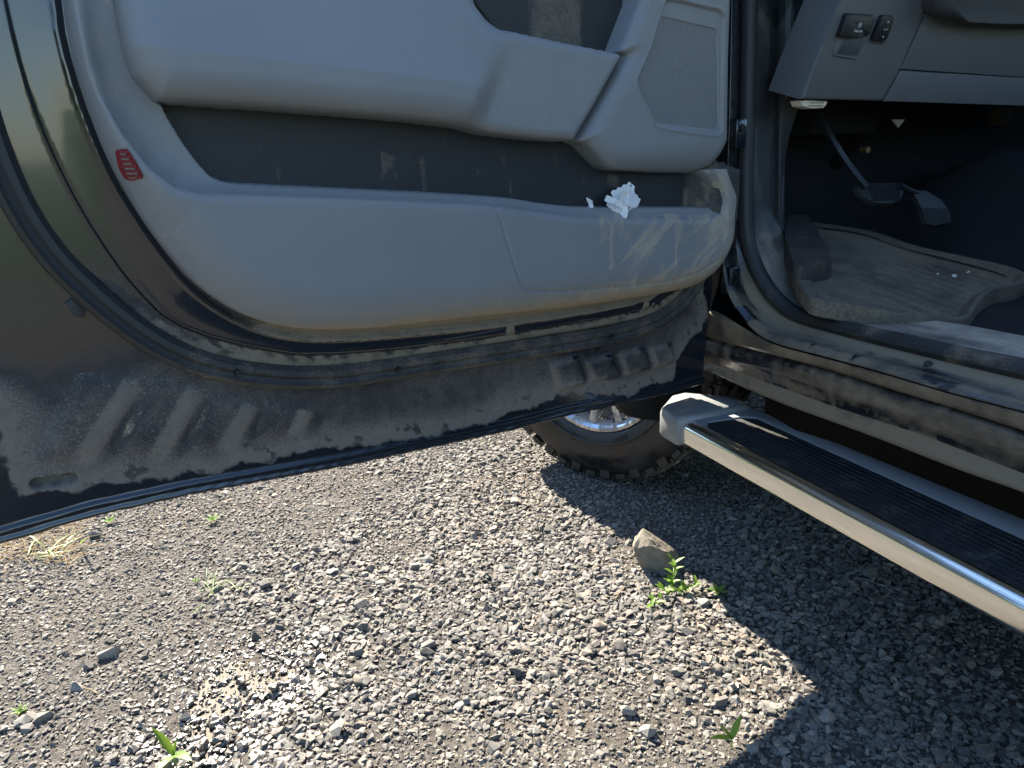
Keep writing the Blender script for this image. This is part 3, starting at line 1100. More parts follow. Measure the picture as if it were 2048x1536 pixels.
bm = bmesh.new()
n = len(rq)
hh = [trim_at(*p) for p in rq]
va = [bm.verts.new((p[0], h - 0.004, p[1])) for p, h in zip(rq, hh)]
vb = [bm.verts.new((p[0], h + 0.0028, p[1])) for p, h in zip(rq, hh)]
bm.faces.new(vb)
for i in range(n):
    bm.faces.new((va[i], va[(i + 1) % n], vb[(i + 1) % n], vb[i]))
refl = from_bm('reflector', bm, M_REFL, door)
top, bot = np.array(rq[2]), np.array(rq[-6])
zs = [p[1] for p in rq]
for i in range(6):
    t = (i + 0.7) / 6.6
    z = max(zs) + (min(zs) - max(zs)) * t
    us = []
    for j in range(n):
        a, b = rq[j], rq[(j + 1) % n]
        if (a[1] - z) * (b[1] - z) < 0:
            us.append(a[0] + (b[0] - a[0]) * (z - a[1]) / (b[1] - a[1]))
    if len(us) >= 2:
        ul, ur = min(us) + 0.0015, max(us) - 0.0015
        pts = [(ul + (ur - ul) * k / 5, trim_at(ul + (ur - ul) * k / 5, z) + 0.0032, z + 0.001 * k / 5) for k in range(6)]
        tube('reflector_rib', pts, circ(0.0016, 0.0012, 6), M_REFL, door)
# outer skin of the door, window frame and glass
bm = bmesh.new()
prism_bm([(p[0], -0.05, p[1]) for p in DOOR], (0, -0.03, 0), bm)
from_bm('outer_skin', bm, M_BODY, door, False)
bm = bmesh.new()
for a, b in (((1.30, 1.40), (1.18, 1.86)), ((1.18, 1.86), (0.42, 1.88)), ((0.42, 1.88), (0.02, 1.42))):
    d = np.array(b) - np.array(a)
    d = d / np.linalg.norm(d) * 0.02
    nn = np.array([-d[1], d[0]]) * 1.4
    q = [np.array(a) - d + nn, np.array(a) - d - nn, np.array(b) + d - nn, np.array(b) + d + nn]
    prism_bm([(x[0], 0.0, x[1]) for x in q], (0, -0.05, 0), bm, 0.006)
from_bm('window_frame', bm, M_BLACK, door)
bm = prism_bm([(1.29, -0.03, 1.40), (1.18, -0.03, 1.85), (0.42, -0.03, 1.87), (0.03, -0.03, 1.42)], (0, -0.004, 0))
from_bm('window_glass', bm, M_GLASS, door, False)

# ------------------------------------------------------------------ body side: rocker, sill, pillar, swept round the door opening
def L3d(pts, x): return [X3(q, x) for q in pts]


c_R0 = [(1372, 728), (1418, 742), (1539, 799), (1738, 869), (1914, 939), (2048, 984), (2300, 1082), (2700, 1245)]
c_R1 = [(1378, 716), (1440, 731), (1476, 744), (1621, 796), (1685, 819), (1843, 868), (1914, 896), (2048, 947), (2300, 1041), (2700, 1195)]
c_R2 = [(1385, 670), (1480, 698), (1574, 722), (1653, 743), (1780, 784), (1906, 822), (2048, 868), (2300, 953), (2700, 1090)]
c_R3 = [(1392, 610), (1440, 624), (1478, 650), (1514, 671), (1552, 692), (1653, 717), (1780, 752), (1906, 790), (2048, 826), (2300, 896), (2700, 1010)]
c_L0 = [(1468, -330), (1468, -80), (1463, 200), (1456, 400), (1446, 540), (1463, 601), (1489, 636), (1514, 666), (1552, 687), (1653, 712), (1780, 747), (1906, 785), (2048, 821), (2300, 891), (2700, 1003)]
c_La = [(1472, -330), (1472, -80), (1468, 200), (1461, 400), (1455, 530), (1472, 592), (1497, 625), (1522, 652), (1560, 672), (1660, 697), (1785, 731), (1910, 768), (2048, 803), (2300, 868), (2700, 975)]
c_L1 = [(1478, -330), (1478, -80), (1474, 200), (1467, 400), (1469, 500), (1489, 570), (1506, 603), (1552, 640), (1628, 665), (1780, 703), (1938, 746), (2048, 775), (2300, 838), (2700, 940)]
c_L2 = [(1486, -330), (1486, -80), (1482, 200), (1476, 400), (1480, 500), (1521, 598), (1575, 639), (1634, 656), (1748, 687), (1875, 717), (2033, 754), (2300, 815), (2700, 908)]
c_WS = [(1500, -330), (1499, -80), (1495, 200), (1489, 400), (1494, 490), (1528, 570), (1577, 622), (1625, 640), (1717, 663), (1828, 688), (1956, 718), (2048, 738), (2300, 793), (2700, 880)]
c_L3 = [(1513, -330), (1512, -80), (1508, 200), (1502, 380), (1506, 475), (1520, 532), (1542, 576), (1577, 606), (1615, 622), (1685, 641), (1780, 663), (1906, 689), (2048, 716), (2300, 765), (2700, 845)]
c_L4 = [(1553, -330), (1552, -80), (1549, 199), (1549, 354), (1549, 420), (1562, 450), (1582, 525), (1596, 563), (1615, 590), (1640, 603), (1685, 612), (1811, 632), (1935, 650), (2048, 672), (2300, 715), (2700, 780)]

nz = lambda V, s, k=0: fbm(V[:, 1] * s + V[:, 0] * 3, V[:, 2] * s, k)


def rocker_dust(V, b, a):
    n = fbm(V[:, 1] * 7, V[:, 2] * 55, 70)
    st = fbm(V[:, 1] * 90, V[:, 2] * 6, 71)                      # streaks running down
    d = 0.32 + 0.18 * S((1.2 - V[:, 1]) / 0.25) + 0.9 * (n - 0.5) + 0.5 * (nz(V, 60, 72) - 0.5)
    d += 0.5 * (st - 0.5) * S((V[:, 1] - 0.8) / 0.15)
    d = np.where(b < 1, d + 0.28, d)                                                  # tan lower lip
    d = np.where(b > 2.05, 0.50 + 0.5 * (nz(V, 26, 75) - 0.5), d)
    d -= 0.45 * np.exp(-((b - 2.0) / 0.10) ** 2) * S((1.12 - V[:, 1]) / 0.05)                                      # clean dark groove
    d -= 0.35 * np.exp(-((b - 1.0) / 0.12) ** 2) * (nz(V, 30, 77) > 0.45)
    return np.clip(d, 0, 1)


R0b = [X3(q, 1.055) + np.array([0.10, 0, 0.012]) for q in c_R0]
R0c = [X3(q, 1.055) + np.array([0.02, 0, -0.006]) for q in c_R0]
gro = [p + np.array([0.010, 0, 0.002]) for p in L3d(c_R2, 1.052)]
rock = loft('rocker_panel', [R0b, R0c, L3d(c_R0, 1.055), [p + np.array([0.006, 0, -0.004]) for p in L3d(c_R1, 1.056)], L3d(c_R1, 1.062), [(p + q) / 2 + np.array([-0.006, 0, 0]) for p, q in zip(np.array(resample(L3d(c_R1, 1.060), 30)), np.array(resample(L3d(c_R2, 1.052), 30)))],
                              [p + np.array([0, 0, -0.006]) for p in L3d(c_R2, 1.050)], gro, [p + np.array([0, 0, 0.006]) for p in L3d(c_R2, 1.048)], L3d(c_R3, 1.043), L3d(c_R3, 1.055)], M_SILL, truck, 4, 220,
            attrs={'dust': lambda V, b, a: rocker_dust(V, np.interp(b, [0, 2, 4, 7, 10], [0, 0.2, 1, 2, 3]), a), 'tan': lambda V, b, a: 0.55 * S((b - 8) / 1.0) + 0.35 * (b < 4) + 0.25 * fbm(V[:, 1] * 9, V[:, 2] * 40, 73)})


def sill_dust(V, b, a):
    vert = S((V[:, 2] - 0.62) / 0.14)                         # up the pillar it is cleaner
    n = fbm(V[:, 1] * 8, V[:, 2] * 50 + V[:, 0] * 50, 81)
    d = 0.56 + 1.0 * (n - 0.5) + 0.5 * (nz(V, 70, 82) - 0.5)
    d = np.where(b < 0.5, 0.12 + 0.3 * n, d)                                    # rubber-like dark edge
    d = np.where(b > 2.6, 0.95, d)
    blot = S((nz(V, 22, 85) - 0.66) / 0.02) * (b < 1.8)
    d = d - 0.55 * blot
    return np.clip(d * (1 - 0.75 * vert), 0, 1)


edge_out = [p + np.array([-0.004, 0, 0.0]) for p in L3d(c_L0, 1.045)]
sill = loft('door_sill', [L3d(c_L0, 1.056), edge_out, L3d(c_La, 1.056), [(p + q) / 2 + np.array([0.004, 0.0, -0.006]) for p, q in zip(resample(L3d(c_La, 1.056), 40), resample(L3d(c_L1, 1.10), 40))], L3d(c_L1, 1.10), L3d(c_L2, 1.112), L3d(c_L3, 1.15)], M_SILL, truck, 5, 260,
            attrs={'dust': lambda V, b, a: sill_dust(V, b * 0.75, a), 'tan': lambda V, b, a: 0.55 * np.exp(-((b - 4.3) / 0.7) ** 2) + 0.25 * fbm(V[:, 1] * 9, V[:, 2] * 30, 83)})
ws = resample(smooth_poly(np.array(L3d(c_WS, 1.118)), 3), 260)
sealed('weatherstrip', ws, [(-0.016, -0.006), (-0.014, 0.006), (-0.006, 0.012), (0.003, 0.013), (0.010, 0.010), (0.015, 0.004), (0.017, -0.006), (0.006, -0.012), (-0.008, -0.012)], M_RUBBER, truck, (-0.5, -0.6, 0.6),
       lambda c: np.clip(0.40 + 0.9 * (fbm(c[:, 1] * 18, c[:, 2] * 18, 91) - 0.5), 0, 1) * (1 - 0.85 * S((c[:, 2] - 0.66) / 0.1)))


def plate_dust(V, b, a):
    vert = S((V[:, 2] - 0.68) / 0.15)
    d = 0.78 + 0.9 * (fbm(V[:, 1] * 7, V[:, 0] * 30, 95) - 0.5)
    return np.clip(d * (1 - vert) + vert * (0.34 + 0.5 * (fbm(V[:, 0] * 40, V[:, 2] * 6, 96) - 0.5)), 0, 1)


M_PLATE = dusty('sill_plate_dusty', (0.035, 0.036, 0.038), 0.45, (0.40, 0.36, 0.30), k=0.6, fine=240, lo=0.3, hi=0.9)
loft('sill_plate', [L3d(c_L3, 1.135), [p + np.array([0.0, 0, 0.004]) for p in L3d(c_L3, 1.15)], L3d(c_L4, 1.24), [p + np.array([0.01, 0, -0.03]) for p in L3d(c_L4, 1.24)]], M_PLATE, truck, 6, 220, attrs={'dust': plate_dust})
# hinge pillar behind the door gap
c_K = [(1340, -331), (1340, 0), (1340, 400), (1345, 560), (1352, 640), (1372, 728)]
c_Kb = [(1468, -330), (1468, -80), (1463, 200), (1456, 400), (1444, 545), (1420, 620), (1402, 690), (1390, 738)]
kin = [X3(q, 1.047) for q in c_Kb]
kout = [p + np.array([-0.004, 0.22, 0]) for p in kin]
bm = bmesh.new()
kd = loft('hinge_pillar', [kin, [p + np.array([-0.006, 0.02, 0.0]) for p in kin], kout], M_SILL, truck, 3, 60, attrs={'dust': lambda V, b, a: np.clip(0.48 + 0.9 * (nz(V, 12, 88) - 0.5), 0, 1) * S((0.9 - V[:, 2]) / 0.2)})
from_bm('sun_leak_filler', box_bm((1.064, 1.375, 0.47), (1.20, 1.60, 1.40), bevel=0.01), M_PAINT, truck)  # added filler box, stops sun leaking past the pillar onto the rocker
# two door hinges with bolts
for q in ((1474, 268), (1462, 560)):
    P = X3(q, 1.06)
    bm = box_bm(P + np.array([-0.012, -0.012, -0.03]), P + np.array([0.015, 0.02, 0.03]), bevel=0.004)
    hinge = from_bm('hinge', bm, M_PAINT, truck)
    bm = bmesh.new()
    bmesh.ops.create_cone(bm, cap_ends=True, segments=6, radius1=0.008, radius2=0.007, depth=0.008, matrix=Matrix.Translation(P + np.array([0.0, -0.015, 0.012])) @ Matrix.Rotation(R(90), 4, 'X'))
    from_bm('hinge_bolt', bm, M_PAINT, hinge)
# drain plugs in the sill
for q in ((1858, 729),):
    P = X3(q, 1.075)
    bm = bmesh.new()
    bmesh.ops.create_cone(bm, cap_ends=True, segments=14, radius1=0.0075, radius2=0.006, depth=0.004, matrix=Matrix.Translation(P + np.array([-0.003, 0, 0.002])) @ Matrix.Rotation(R(-30), 4, 'Y'))
    from_bm('drain_plug', bm, M_BLACK, truck)
#@@CAB
# ------------------------------------------------------------------ cab interior
kick = loft('kick_panel', [L3d(c_L4[:6], 1.24), L3d([(1560, -330), (1560, 199), (1560, 354), (1558, 427), (1570, 470)], 1.242), L3d([(1610, -330), (1604, 190), (1596, 218), (1574, 285), (1568, 354), (1570, 470)], 1.275)], M_DARK, truck, 3, 60,
            attrs={'dust': lambda V, b, a: 0.35 + 0.5 * (nz(V, 10, 97) - 0.5)})
cv = [X3(q, 1.245) + np.array([-0.002, -0.002, 0]) for q in ((1543, 358), (1547, 354), (1566, 352), (1564, 428), (1545, 427), (1542, 424))]
from_bm('cover', prism_bm(cv, (0.01, 0.006, 0), bevel=0.0015), M_DASH_D, kick)

FP, FN = (1.2, 1.0, 0.655), (0, -0.25, 1)
CP = (1.2, 1.0, 0.640)


def floor_pt(q, dz=0.0): return on_plane(q, (FP[0], FP[1], FP[2] + dz), FN)


# carpet, toe board and firewall as one folded sheet
xs_ = np.linspace(1.20, 2.75, 60)
yz = [(-0.4, 0.615), (0.5, 0.615), (0.9, 0.625), (1.15, 0.665), (1.35, 0.715), (1.5, 0.78), (1.60, 0.86), (1.68, 0.98), (1.72, 1.2), (1.72, 1.5)]
yz = resample(smooth_poly(yz, 2), 90)
CX, CY = np.meshgrid(xs_, yz[:, 0])
CZ = np.repeat(yz[:, 1][:, None], 60, 1)
tun = np.exp(-((CX - 2.0) / 0.20) ** 4) * 0.22
CZ2 = CZ + tun * S((1.6 - CY) / 0.3) + 0.006 * (fbm(CX * 9, CZ * 9 + CY * 9, 31) - 0.5) - 0.05 * S((1.25 - CX) / 0.04)
ci = np.arange(CX.size).reshape(CX.shape)
cF = np.stack([ci[:-1, :-1], ci[:-1, 1:], ci[1:, 1:], ci[1:, :-1]], -1).reshape(-1, 4)
M_CARP = dusty('dusty_carpet', (0.022, 0.023, 0.026), 0.95, (0.14, 0.12, 0.10), k=1.1, fine=420, spec=0.1, grain=0.9, grain_scale=700)
CV = np.stack([CX, CY, CZ2], -1).reshape(-1, 3)
mesh_obj('floor_carpet', CV, cF, M_CARP, truck, attrs={'dust': (0.24 + 0.35 * (fbm(CV[:, 0] * 6, CV[:, 1] * 6, 33) - 0.5)) * (0.3 + 0.7 * S((1.0 - CV[:, 2]) / 0.3))})

# lower dash
DP, DNm = (1.18, 1.235, 1.057), np.array([0.0, -1.0, -0.25])
DNm = DNm / np.linalg.norm(DNm)


def dash(q, k=0.0): return on_plane(q, np.array(DP) + DNm * k, DNm)


dash_root = empty('dashboard', (0, 0, 0), truck)


def slab(name, px, mat, parent, k=0.0, depth=0.06, bevel=0.004, r=0.0, seg=3):
    pts = [dash(q, k) for q in px]
    if r:
        pts = round_poly(pts, r)
    return from_bm(name, prism_bm(pts, -DNm * depth, bevel=bevel, seg=seg), mat, parent)


slab('switch_panel', [(1685, 0), (1643, 95), (1602, 199), (1765, 203), (1798, 139), (1842, 47), (1858, 0), (1880, -120), (1735, -120)], M_DASH, dash_root, 0.0, 0.10, 0.006)
slab('knee_panel', [(1802, 141), (1770, 203), (1890, 206), (2048, 211), (2320, 219), (2320, 165), (2048, 156)], M_DASH, dash_root, -0.002, 0.10, 0.003)
slab('column_surround', [(1862, 0), (1845, 48), (1802.5, 139), (2048, 154), (2320, 163), (2320, -120), (1884, -120)], M_DASH, dash_root, 0.0, 0.10, 0.003)
slab('column_cover', [(1887, -60), (1884, 18), (1894, 35), (1938, 44), (2000, 48), (2320, 60), (2320, -60)], M_DASH_D, dash_root, 0.05, 0.08, 0.02)
# end cap strips at the door side
es = [X3(q, 1.25) for q in ((1563, -120), (1583, -120), (1583, 0), (1576, 199), (1549, 199), (1563, 0))]
from_bm('end_strip', prism_bm(es, (0.02, 0.02, 0), bevel=0.002), M_TRIM, dash_root)
es = [X3(q, 1.262) for q in ((1583, -120), (1740, -120), (1684, 0), (1642, 95), (1602, 199), (1576, 199))]
from_bm('end_cap', prism_bm(es, (0.05, 0.02, 0), bevel=0.004), plain('end_cap_plastic', (0.028, 0.032, 0.04), 0.55), dash_root)
# dash body above, out of sight but blocking the light
bm = box_bm((1.27, 1.30, 1.12), (2.75, 1.78, 1.42), bevel=0.04)
from_bm('dash_body', bm, M_DASH_D, dash_root)
# bezels
slab('bezel', [(1697, 26), (1750, 31), (1745, 52), (1722, 120), (1664, 113)], M_DASH, dash_root, 0.0035, 0.01, 0.003, 0.15)
bh = slab('hand_recess', [(1690, 76), (1732, 76), (1716, 112), (1672, 108)], M_DASH_D, dash_root, 0.0042, 0.003, 0.001, 0.15)
slab('bezel', [(1764, 27), (1795, 30), (1788, 50), (1770, 90), (1742, 86), (1752, 55)], M_DASH, dash_root, 0.0035, 0.01, 0.003, 0.2)
pbs = slab('parking_brake_switch', [(1697, 27), (1746, 30), (1748, 36), (1740, 70), (1732, 74), (1680, 76)], M_BLACK, truck, 0.014, 0.016, 0.003, 0.12)
dms = slab('dimmer_switch', [(1766, 30), (1786, 31), (1789, 36), (1774, 80), (1766, 85), (1745, 82)], M_BLACK, truck, 0.010, 0.012, 0.0025, 0.18)


def basis(q, k, q2, q3):
    """frame on the dash: origin at q, x towards q2, up towards q3"""
    o = dash(q, k)
    ex = dash(q2, k) - o
    ex /= np.linalg.norm(ex)
    ey = np.cross(DNm, ex)
    if ey @ (dash(q3, k) - o) < 0:
        ey = -ey
    return o, ex, ey


def text_on(name, body, q, k, q2, q3, size, parent):
    cu = bpy.data.curves.new(name, 'FONT')
    cu.body = body
    cu.size = size
    cu.align_x, cu.align_y = 'CENTER', 'CENTER'
    cu.extrude = 0.0002
    tmp = bpy.data.objects.new(name, cu)
    COL.objects.link(tmp)
    dg = bpy.context.evaluated_depsgraph_get()
    me = bpy.data.meshes.new_from_object(tmp.evaluated_get(dg))
    bpy.data.objects.remove(tmp)
    o, ex, ey = basis(q, k, q2, q3)
    nv = np.cross(ex, ey)
    M = Matrix(((ex[0], ey[0], nv[0], o[0]), (ex[1], ey[1], nv[1], o[1]), (ex[2], ey[2], nv[2], o[2]), (0, 0, 0, 1)))
    me.transform(M)
    me.materials.clear()
    me.materials.append(M_WHITE_INK)
    ob = bpy.data.objects.new(name, me)
    return link(ob, parent)


def ring_on(name, q, k, r, w, parent, n=20, squash=1.0):
    o, ex, ey = basis(q, k, (q[0] + 20, q[1] + 1), (q[0] + 3, q[1] - 20))
    bm = bmesh.new()
    va, vb = [], []
    for i in range(n):
        a = 2 * math.pi * i / n
        va.append(bm.verts.new(o + ex * math.cos(a) * (r - w) * squash + ey * math.sin(a) * (r - w)))
        vb.append(bm.verts.new(o + ex * math.cos(a) * r * squash + ey * math.sin(a) * r))
    for i in range(n):
        bm.faces.new((va[i], va[(i + 1) % n], vb[(i + 1) % n], vb[i]))
    return from_bm(name, bm, M_WHITE_INK, parent, False)


ring_on('symbol', (1720, 50.5), 0.0146, 0.0042, 0.0009, pbs, squash=0.95)
text_on('lettering', 'P', (1720, 50.5), 0.0146, (1740, 51), (1723, 30), 0.0055, pbs)
text_on('lettering', 'PULL ON', (1717, 62.5), 0.0146, (1737, 63.5), (1720, 45), 0.0052, pbs)
for q in ((1776.5, 44), (1766.5, 73.5)):
    o, ex, ey = basis(q, 0.0106, (q[0] + 20, q[1] + 1), (q[0] + 3, q[1] - 20))
    bm = bmesh.new()
    bm.faces.new([bm.verts.new(o + ex * math.cos(a) * 0.0015 + ey * math.sin(a) * 0.0015) for a in np.linspace(0, 6.283, 12, endpoint=False)])
    from_bm('dot', bm, M_WHITE_INK, dms, False)
# little lamp symbol: a filled dot and a D with three dashes
ring_on('symbol', (1774.5, 58.5), 0.0106, 0.0020, 0.0006, dms, 12)
ring_on('symbol', (1769.5, 59.2), 0.0106, 0.0013, 0.0012, dms, 10)

# diagnostic connector: ivory shell with two rows of pins
cc = [on_plane(q, (1.2, 1.25, 1.05), (0, -1, 0)) for q in ((1601, 201), (1613, 200), (1657, 202), (1652, 210), (1648, 216), (1625, 217), (1606, 212))]
conn = from_bm('diagnostic_connector', prism_bm(cc, (0, 0.03, 0), bevel=0.002), M_CONN, truck)
bm = bmesh.new()
for j in range(2):
    for i in range(8):
        p = on_plane((1622 + i * 3.6 - j * 2.5, 205.5 + j * 6), (1.2, 1.2485, 1.05), (0, -1, 0))
        box_bm(p - np.array([0.0008, 0.0005, 0.0012]), p + np.array([0.0008, 0.0015, 0.0012]), bm)
from_bm('pins', bm, M_BRASS, conn, False)

# brake pedal
PB = (1.5, 1.30, 0.84)
PBn = np.array([0, -0.80, 0.60])
bp = empty('brake_pedal', (0, 0, 0), truck)
pad = [on_plane(q, PB, PBn) for q in ((1713, 369), (1728, 365), (1792, 364), (1806, 371), (1809, 382), (1803, 399), (1789, 406), (1751, 406), (1724, 391), (1714, 378))]
from_bm('pad', prism_bm(pad, -PBn * 0.014, bevel=0.004), M_RUBBER, bp)
bm = bmesh.new()
for i in range(13):
    t = i / 12
    a = on_plane((1738 + 62 * t, 369), PB + PBn * 0.001, PBn)
    b = on_plane((1748 + 50 * t, 402 - 3 * t), PB + PBn * 0.001, PBn)
    d = np.array([0.0012, 0, 0])
    prism_bm([a - d, b - d, b + d, a + d], PBn * 0.0018, bm)
from_bm('tread_ribs', bm, M_RUBBER, bp, False)
arm_px = [(1628, 205), (1640, 228), (1652, 256), (1666, 282), (1691, 322), (1712, 350), (1733, 374)]
ap = [on_plane(q, (1.5, 1.30 + 0.09 * (1 - i / 6), 0.84), (0, -1, 0)) for i, q in enumerate(arm_px)]
tube('arm', resample(smooth_poly(ap, 2), 24), [(-0.007, -0.004), (0.007, -0.004), (0.007, 0.004), (-0.007, 0.004)], M_BLACK, bp, (0, -1, 0.3))
# accelerator
PA = (1.6, 1.24, 0.80)
PAn = np.array([0.0, -0.85, 0.5])
ac = empty('accelerator_pedal', (0, 0, 0), truck)
pad = [on_plane(q, PA, PAn) for q in ((1822, 378), (1852, 379), (1884, 399), (1896, 416), (1904, 436), (1900, 446), (1868, 451), (1856, 446), (1849, 432), (1843, 411), (1833, 392))]
from_bm('pad', prism_bm(pad, -PAn * 0.014, bevel=0.004), M_RUBBER, ac)
bm = bmesh.new()
for i in range(12):
    t = i / 11
    a = on_plane((1850 + 43 * t, 416), PA + PAn * 0.001, PAn)
    b = on_plane((1862 + 38 * t, 446 - 2 * t), PA + PAn * 0.001, PAn)
    d = np.array([0.0011, 0, 0])
    prism_bm([a - d, b - d, b + d, a + d], PAn * 0.0018, bm)
from_bm('tread_ribs', bm, M_RUBBER, ac, False)
ap = [on_plane(q, (1.6, 1.27, 0.84), (0, -1, 0)) for q in ((1800, 371), (1815, 380), (1835, 388))]
tube('arm', resample(smooth_poly(ap, 2), 10), circ(0.007, None, 8), M_BLACK, ac, (0, -1, 0.3))
# steering shaft, harness and bracket under the dash
hp = [(1.66, 1.40, 1.10), (1.68, 1.52, 0.98), (1.70, 1.66, 0.86)]
tube('steering_shaft', resample(np.array(hp), 12), circ(0.016, None, 10), M_UNDER, truck, (1, 0, 0))
hp = smooth_poly([(1.34, 1.40, 1.09), (1.40, 1.50, 1.02), (1.62, 1.55, 1.06), (1.85, 1.5, 1.03), (2.1, 1.5, 1.08)], 3)
tube('wiring_harness', hp, circ(0.009, None, 8), M_BLACK, truck, (0, 1, 0.2))
from_bm('pedal_bracket', box_bm((1.40, 1.42, 0.98), (1.62, 1.52, 1.12), bevel=0.01), M_UNDER, truck)
# small fittings under the dash
tri = [on_plane(q, (1.5, 1.40, 0.9), (0, -1, 0)) for q in ((1785, 239), (1810, 239), (1797, 255))]
from_bm('warning_label', prism_bm(tri, (0, 0.004, 0)), M_LABEL, truck, False)
bm = bmesh.new()
p = on_plane((1730, 300), (1.5, 1.45, 0.9), (0, -1, 0))
bmesh.ops.create_cone(bm, cap_ends=True, segments=14, radius1=0.0085, radius2=0.0075, depth=0.02, matrix=Matrix.Translation(p) @ Matrix.Rotation(R(90), 4, 'X'))
from_bm('stud', bm, M_BRASS, truck)
bm = box_bm(on_plane((2010, 235), (1.5, 1.5, 0.9), (0, -1, 0)) + np.array([-0.03, 0, -0.02]), on_plane((2010, 235), (1.5, 1.5, 0.9), (0, -1, 0)) + np.array([0.03, 0.03, 0.025]), bevel=0.004)
from_bm('relay_box', bm, plain('olive_plastic', (0.06, 0.055, 0.035), 0.6), truck)

# ------------------------------------------------------------------ cab shell, fender, hood, bed
def side_prism(name, pts, x0, x1, mat, bevel=0.02):
    bm = prism_bm([(x0, y, z) for y, z in pts], (x1 - x0, 0, 0), bevel=bevel)
    return from_bm(name, bm, mat, truck)


# front fender with wheel arch
WC = np.array([1.10, 1.85, 0.40])
arch = [(WC[1] + 0.44 * math.cos(a), 0.46 + 0.50 * math.sin(a)) for a in np.linspace(math.pi, 0, 15)]
side_prism('fender', [(1.46, 0.98), (1.44, 0.97), (1.42, 0.50)] + [(y, z) for y, z in arch if z > 0.44] + [(2.62, 0.50), (2.66, 0.62), (2.64, 0.92), (2.5, 0.97)], 1.055, 1.20, M_BODY, 0.012)
bm = prism_bm([(1.16, 1.45, 1.17), (1.22, 2.50, 1.10), (1.27, 2.62, 1.02), (2.82, 2.62, 1.02), (2.90, 2.50, 1.10), (2.92, 1.45, 1.17)], (0, 0, -0.05))
from_bm('hood', bm, M_BODY, truck, False)
from_bm('front_bumper', box_bm((1.08, 2.60, 0.42), (2.92, 2.78, 0.72), bevel=0.03), M_CAP, truck)
from_bm('grille_panel', box_bm((1.25, 2.55, 0.72), (2.75, 2.66, 1.0), bevel=0.02), M_BLACK, truck)
from_bm('engine_bay', box_bm((1.35, 1.76, 0.50), (2.65, 2.5, 1.08)), M_UNDER, truck, False)
from_bm('underbody', box_bm((1.17, -2.6, 0.44), (2.80, 1.40, 0.60)), M_UNDER, truck, False)
bm = bmesh.new()
box_bm((2.85, 1.30, 0.5), (2.92, 1.75, 1.17), bm)
box_bm((2.78, -1.3, 0.45), (2.90, 1.34, 1.20), bm)
box_bm((1.06, -1.35, 0.50), (2.90, -1.27, 1.20), bm)
box_bm((1.06, -1.30, 0.46), (1.14, -0.02, 1.20), bm)
from_bm('cab_wall', bm, M_BODY, truck, False)
bm = prism_bm([(1.22, 0.95, 1.86), (2.78, 0.95, 1.86), (2.80, -1.25, 1.87), (1.20, -1.25, 1.87)], (0, 0, 0.05))
from_bm('roof', bm, M_BODY, truck, False)
bm = bmesh.new()
for (a, b, w) in (((1.10, 1.42, 1.17), (1.24, 0.95, 1.88), 0.05), ((2.90, 1.42, 1.17), (2.76, 0.95, 1.88), 0.05), ((1.08, -0.02, 1.18), (1.22, -0.05, 1.87), 0.06), ((2.90, 0, 1.18), (2.78, 0, 1.87), 0.06), ((1.1, -1.25, 1.18), (1.22, -1.22, 1.87), 0.08), ((2.9, -1.25, 1.18), (2.78, -1.22, 1.87), 0.08)):
    a, b = Vector(a), Vector(b)
    d = (b - a)
    M = Matrix.Translation((a + b) / 2) @ d.to_track_quat('Z', 'Y').to_matrix().to_4x4() @ Matrix.Diagonal((w, w, d.length, 1))
    bmesh.ops.create_cube(bm, size=1, matrix=M)
    from_bm('roof_pillar', bm, M_BODY, truck, False)
    bm = bmesh.new()
bm.free()
bm = prism_bm([(1.14, 1.40, 1.18), (2.86, 1.40, 1.18), (2.74, 0.95, 1.87), (1.26, 0.95, 1.87)], (0, 0.005, 0))
from_bm('windshield', bm, M_GLASS, truck, False)
for x in (1.34, 2.50):  # rails, gearbox and far step: unseen, added to block light under the truck
    from_bm('frame_rail', box_bm((x, -3.0, 0.255), (x + 0.10, 1.45, 0.46), bevel=0.01), M_UNDER, truck)
from_bm('gearbox', box_bm((1.75, -0.3, 0.24), (2.25, 1.2, 0.46), bevel=0.05), M_UNDER, truck)
from_bm('step_board', box_bm((2.96, -0.95, 0.34), (3.14, 1.25, 0.40), bevel=0.01), M_UNDER, truck)
# seat, out of the frame but filling the cab
bm = box_bm((1.38, -0.35, 0.78), (1.92, 0.25, 0.98), bevel=0.05)
box_bm((1.38, -0.55, 0.9), (1.92, -0.35, 1.6), bm, bevel=0.05)
from_bm('seat', bm, M_DASH_D, truck)
# load bed
bm = bmesh.new()
box_bm((1.06, -3.0, 0.5), (1.12, -1.4, 1.15), bm)
box_bm((2.84, -3.0, 0.5), (2.90, -1.4, 1.15), bm)
box_bm((1.12, -3.0, 0.6), (2.84, -1.4, 0.7), bm)
from_bm('load_bed', bm, M_BODY, truck, False)
# arch liner hanging ahead of the sill
lp = [Y3(q, 1.50) for q in ((1225, 700), (1222, 800), (1236, 822), (1258, 836), (1290, 843), (1322, 842), (1420, 838), (1420, 700))]
from_bm('arch_liner', prism_bm(lp, (0.02, 0.06, 0), bevel=0.012), M_BLACK, truck)

# ------------------------------------------------------------------ running board
rb = empty('running_board', (0, 0, 0), truck)
y0, y1 = -0.95, 1.246
prof = [(0.926, 0.349), (0.921, 0.353), (0.920, 0.358), (0.920, 0.388), (0.923, 0.394), (0.930, 0.3975), (0.940, 0.399), (0.950, 0.398), (0.9525, 0.396), (0.9525, 0.388), (0.945, 0.352)]


def extrude_y(name, prof, y0, y1, mat, parent, bevel=0.0, sharp=35):
    bm = prism_bm([(x, y1, z) for x, z in prof], (0, y0 - y1, 0), bevel=bevel)
    return from_bm(name, bm, mat, parent, True, sharp)


extrude_y('side_trim', prof, y0, y1 + 0.01, M_CHROME, rb, sharp=50)
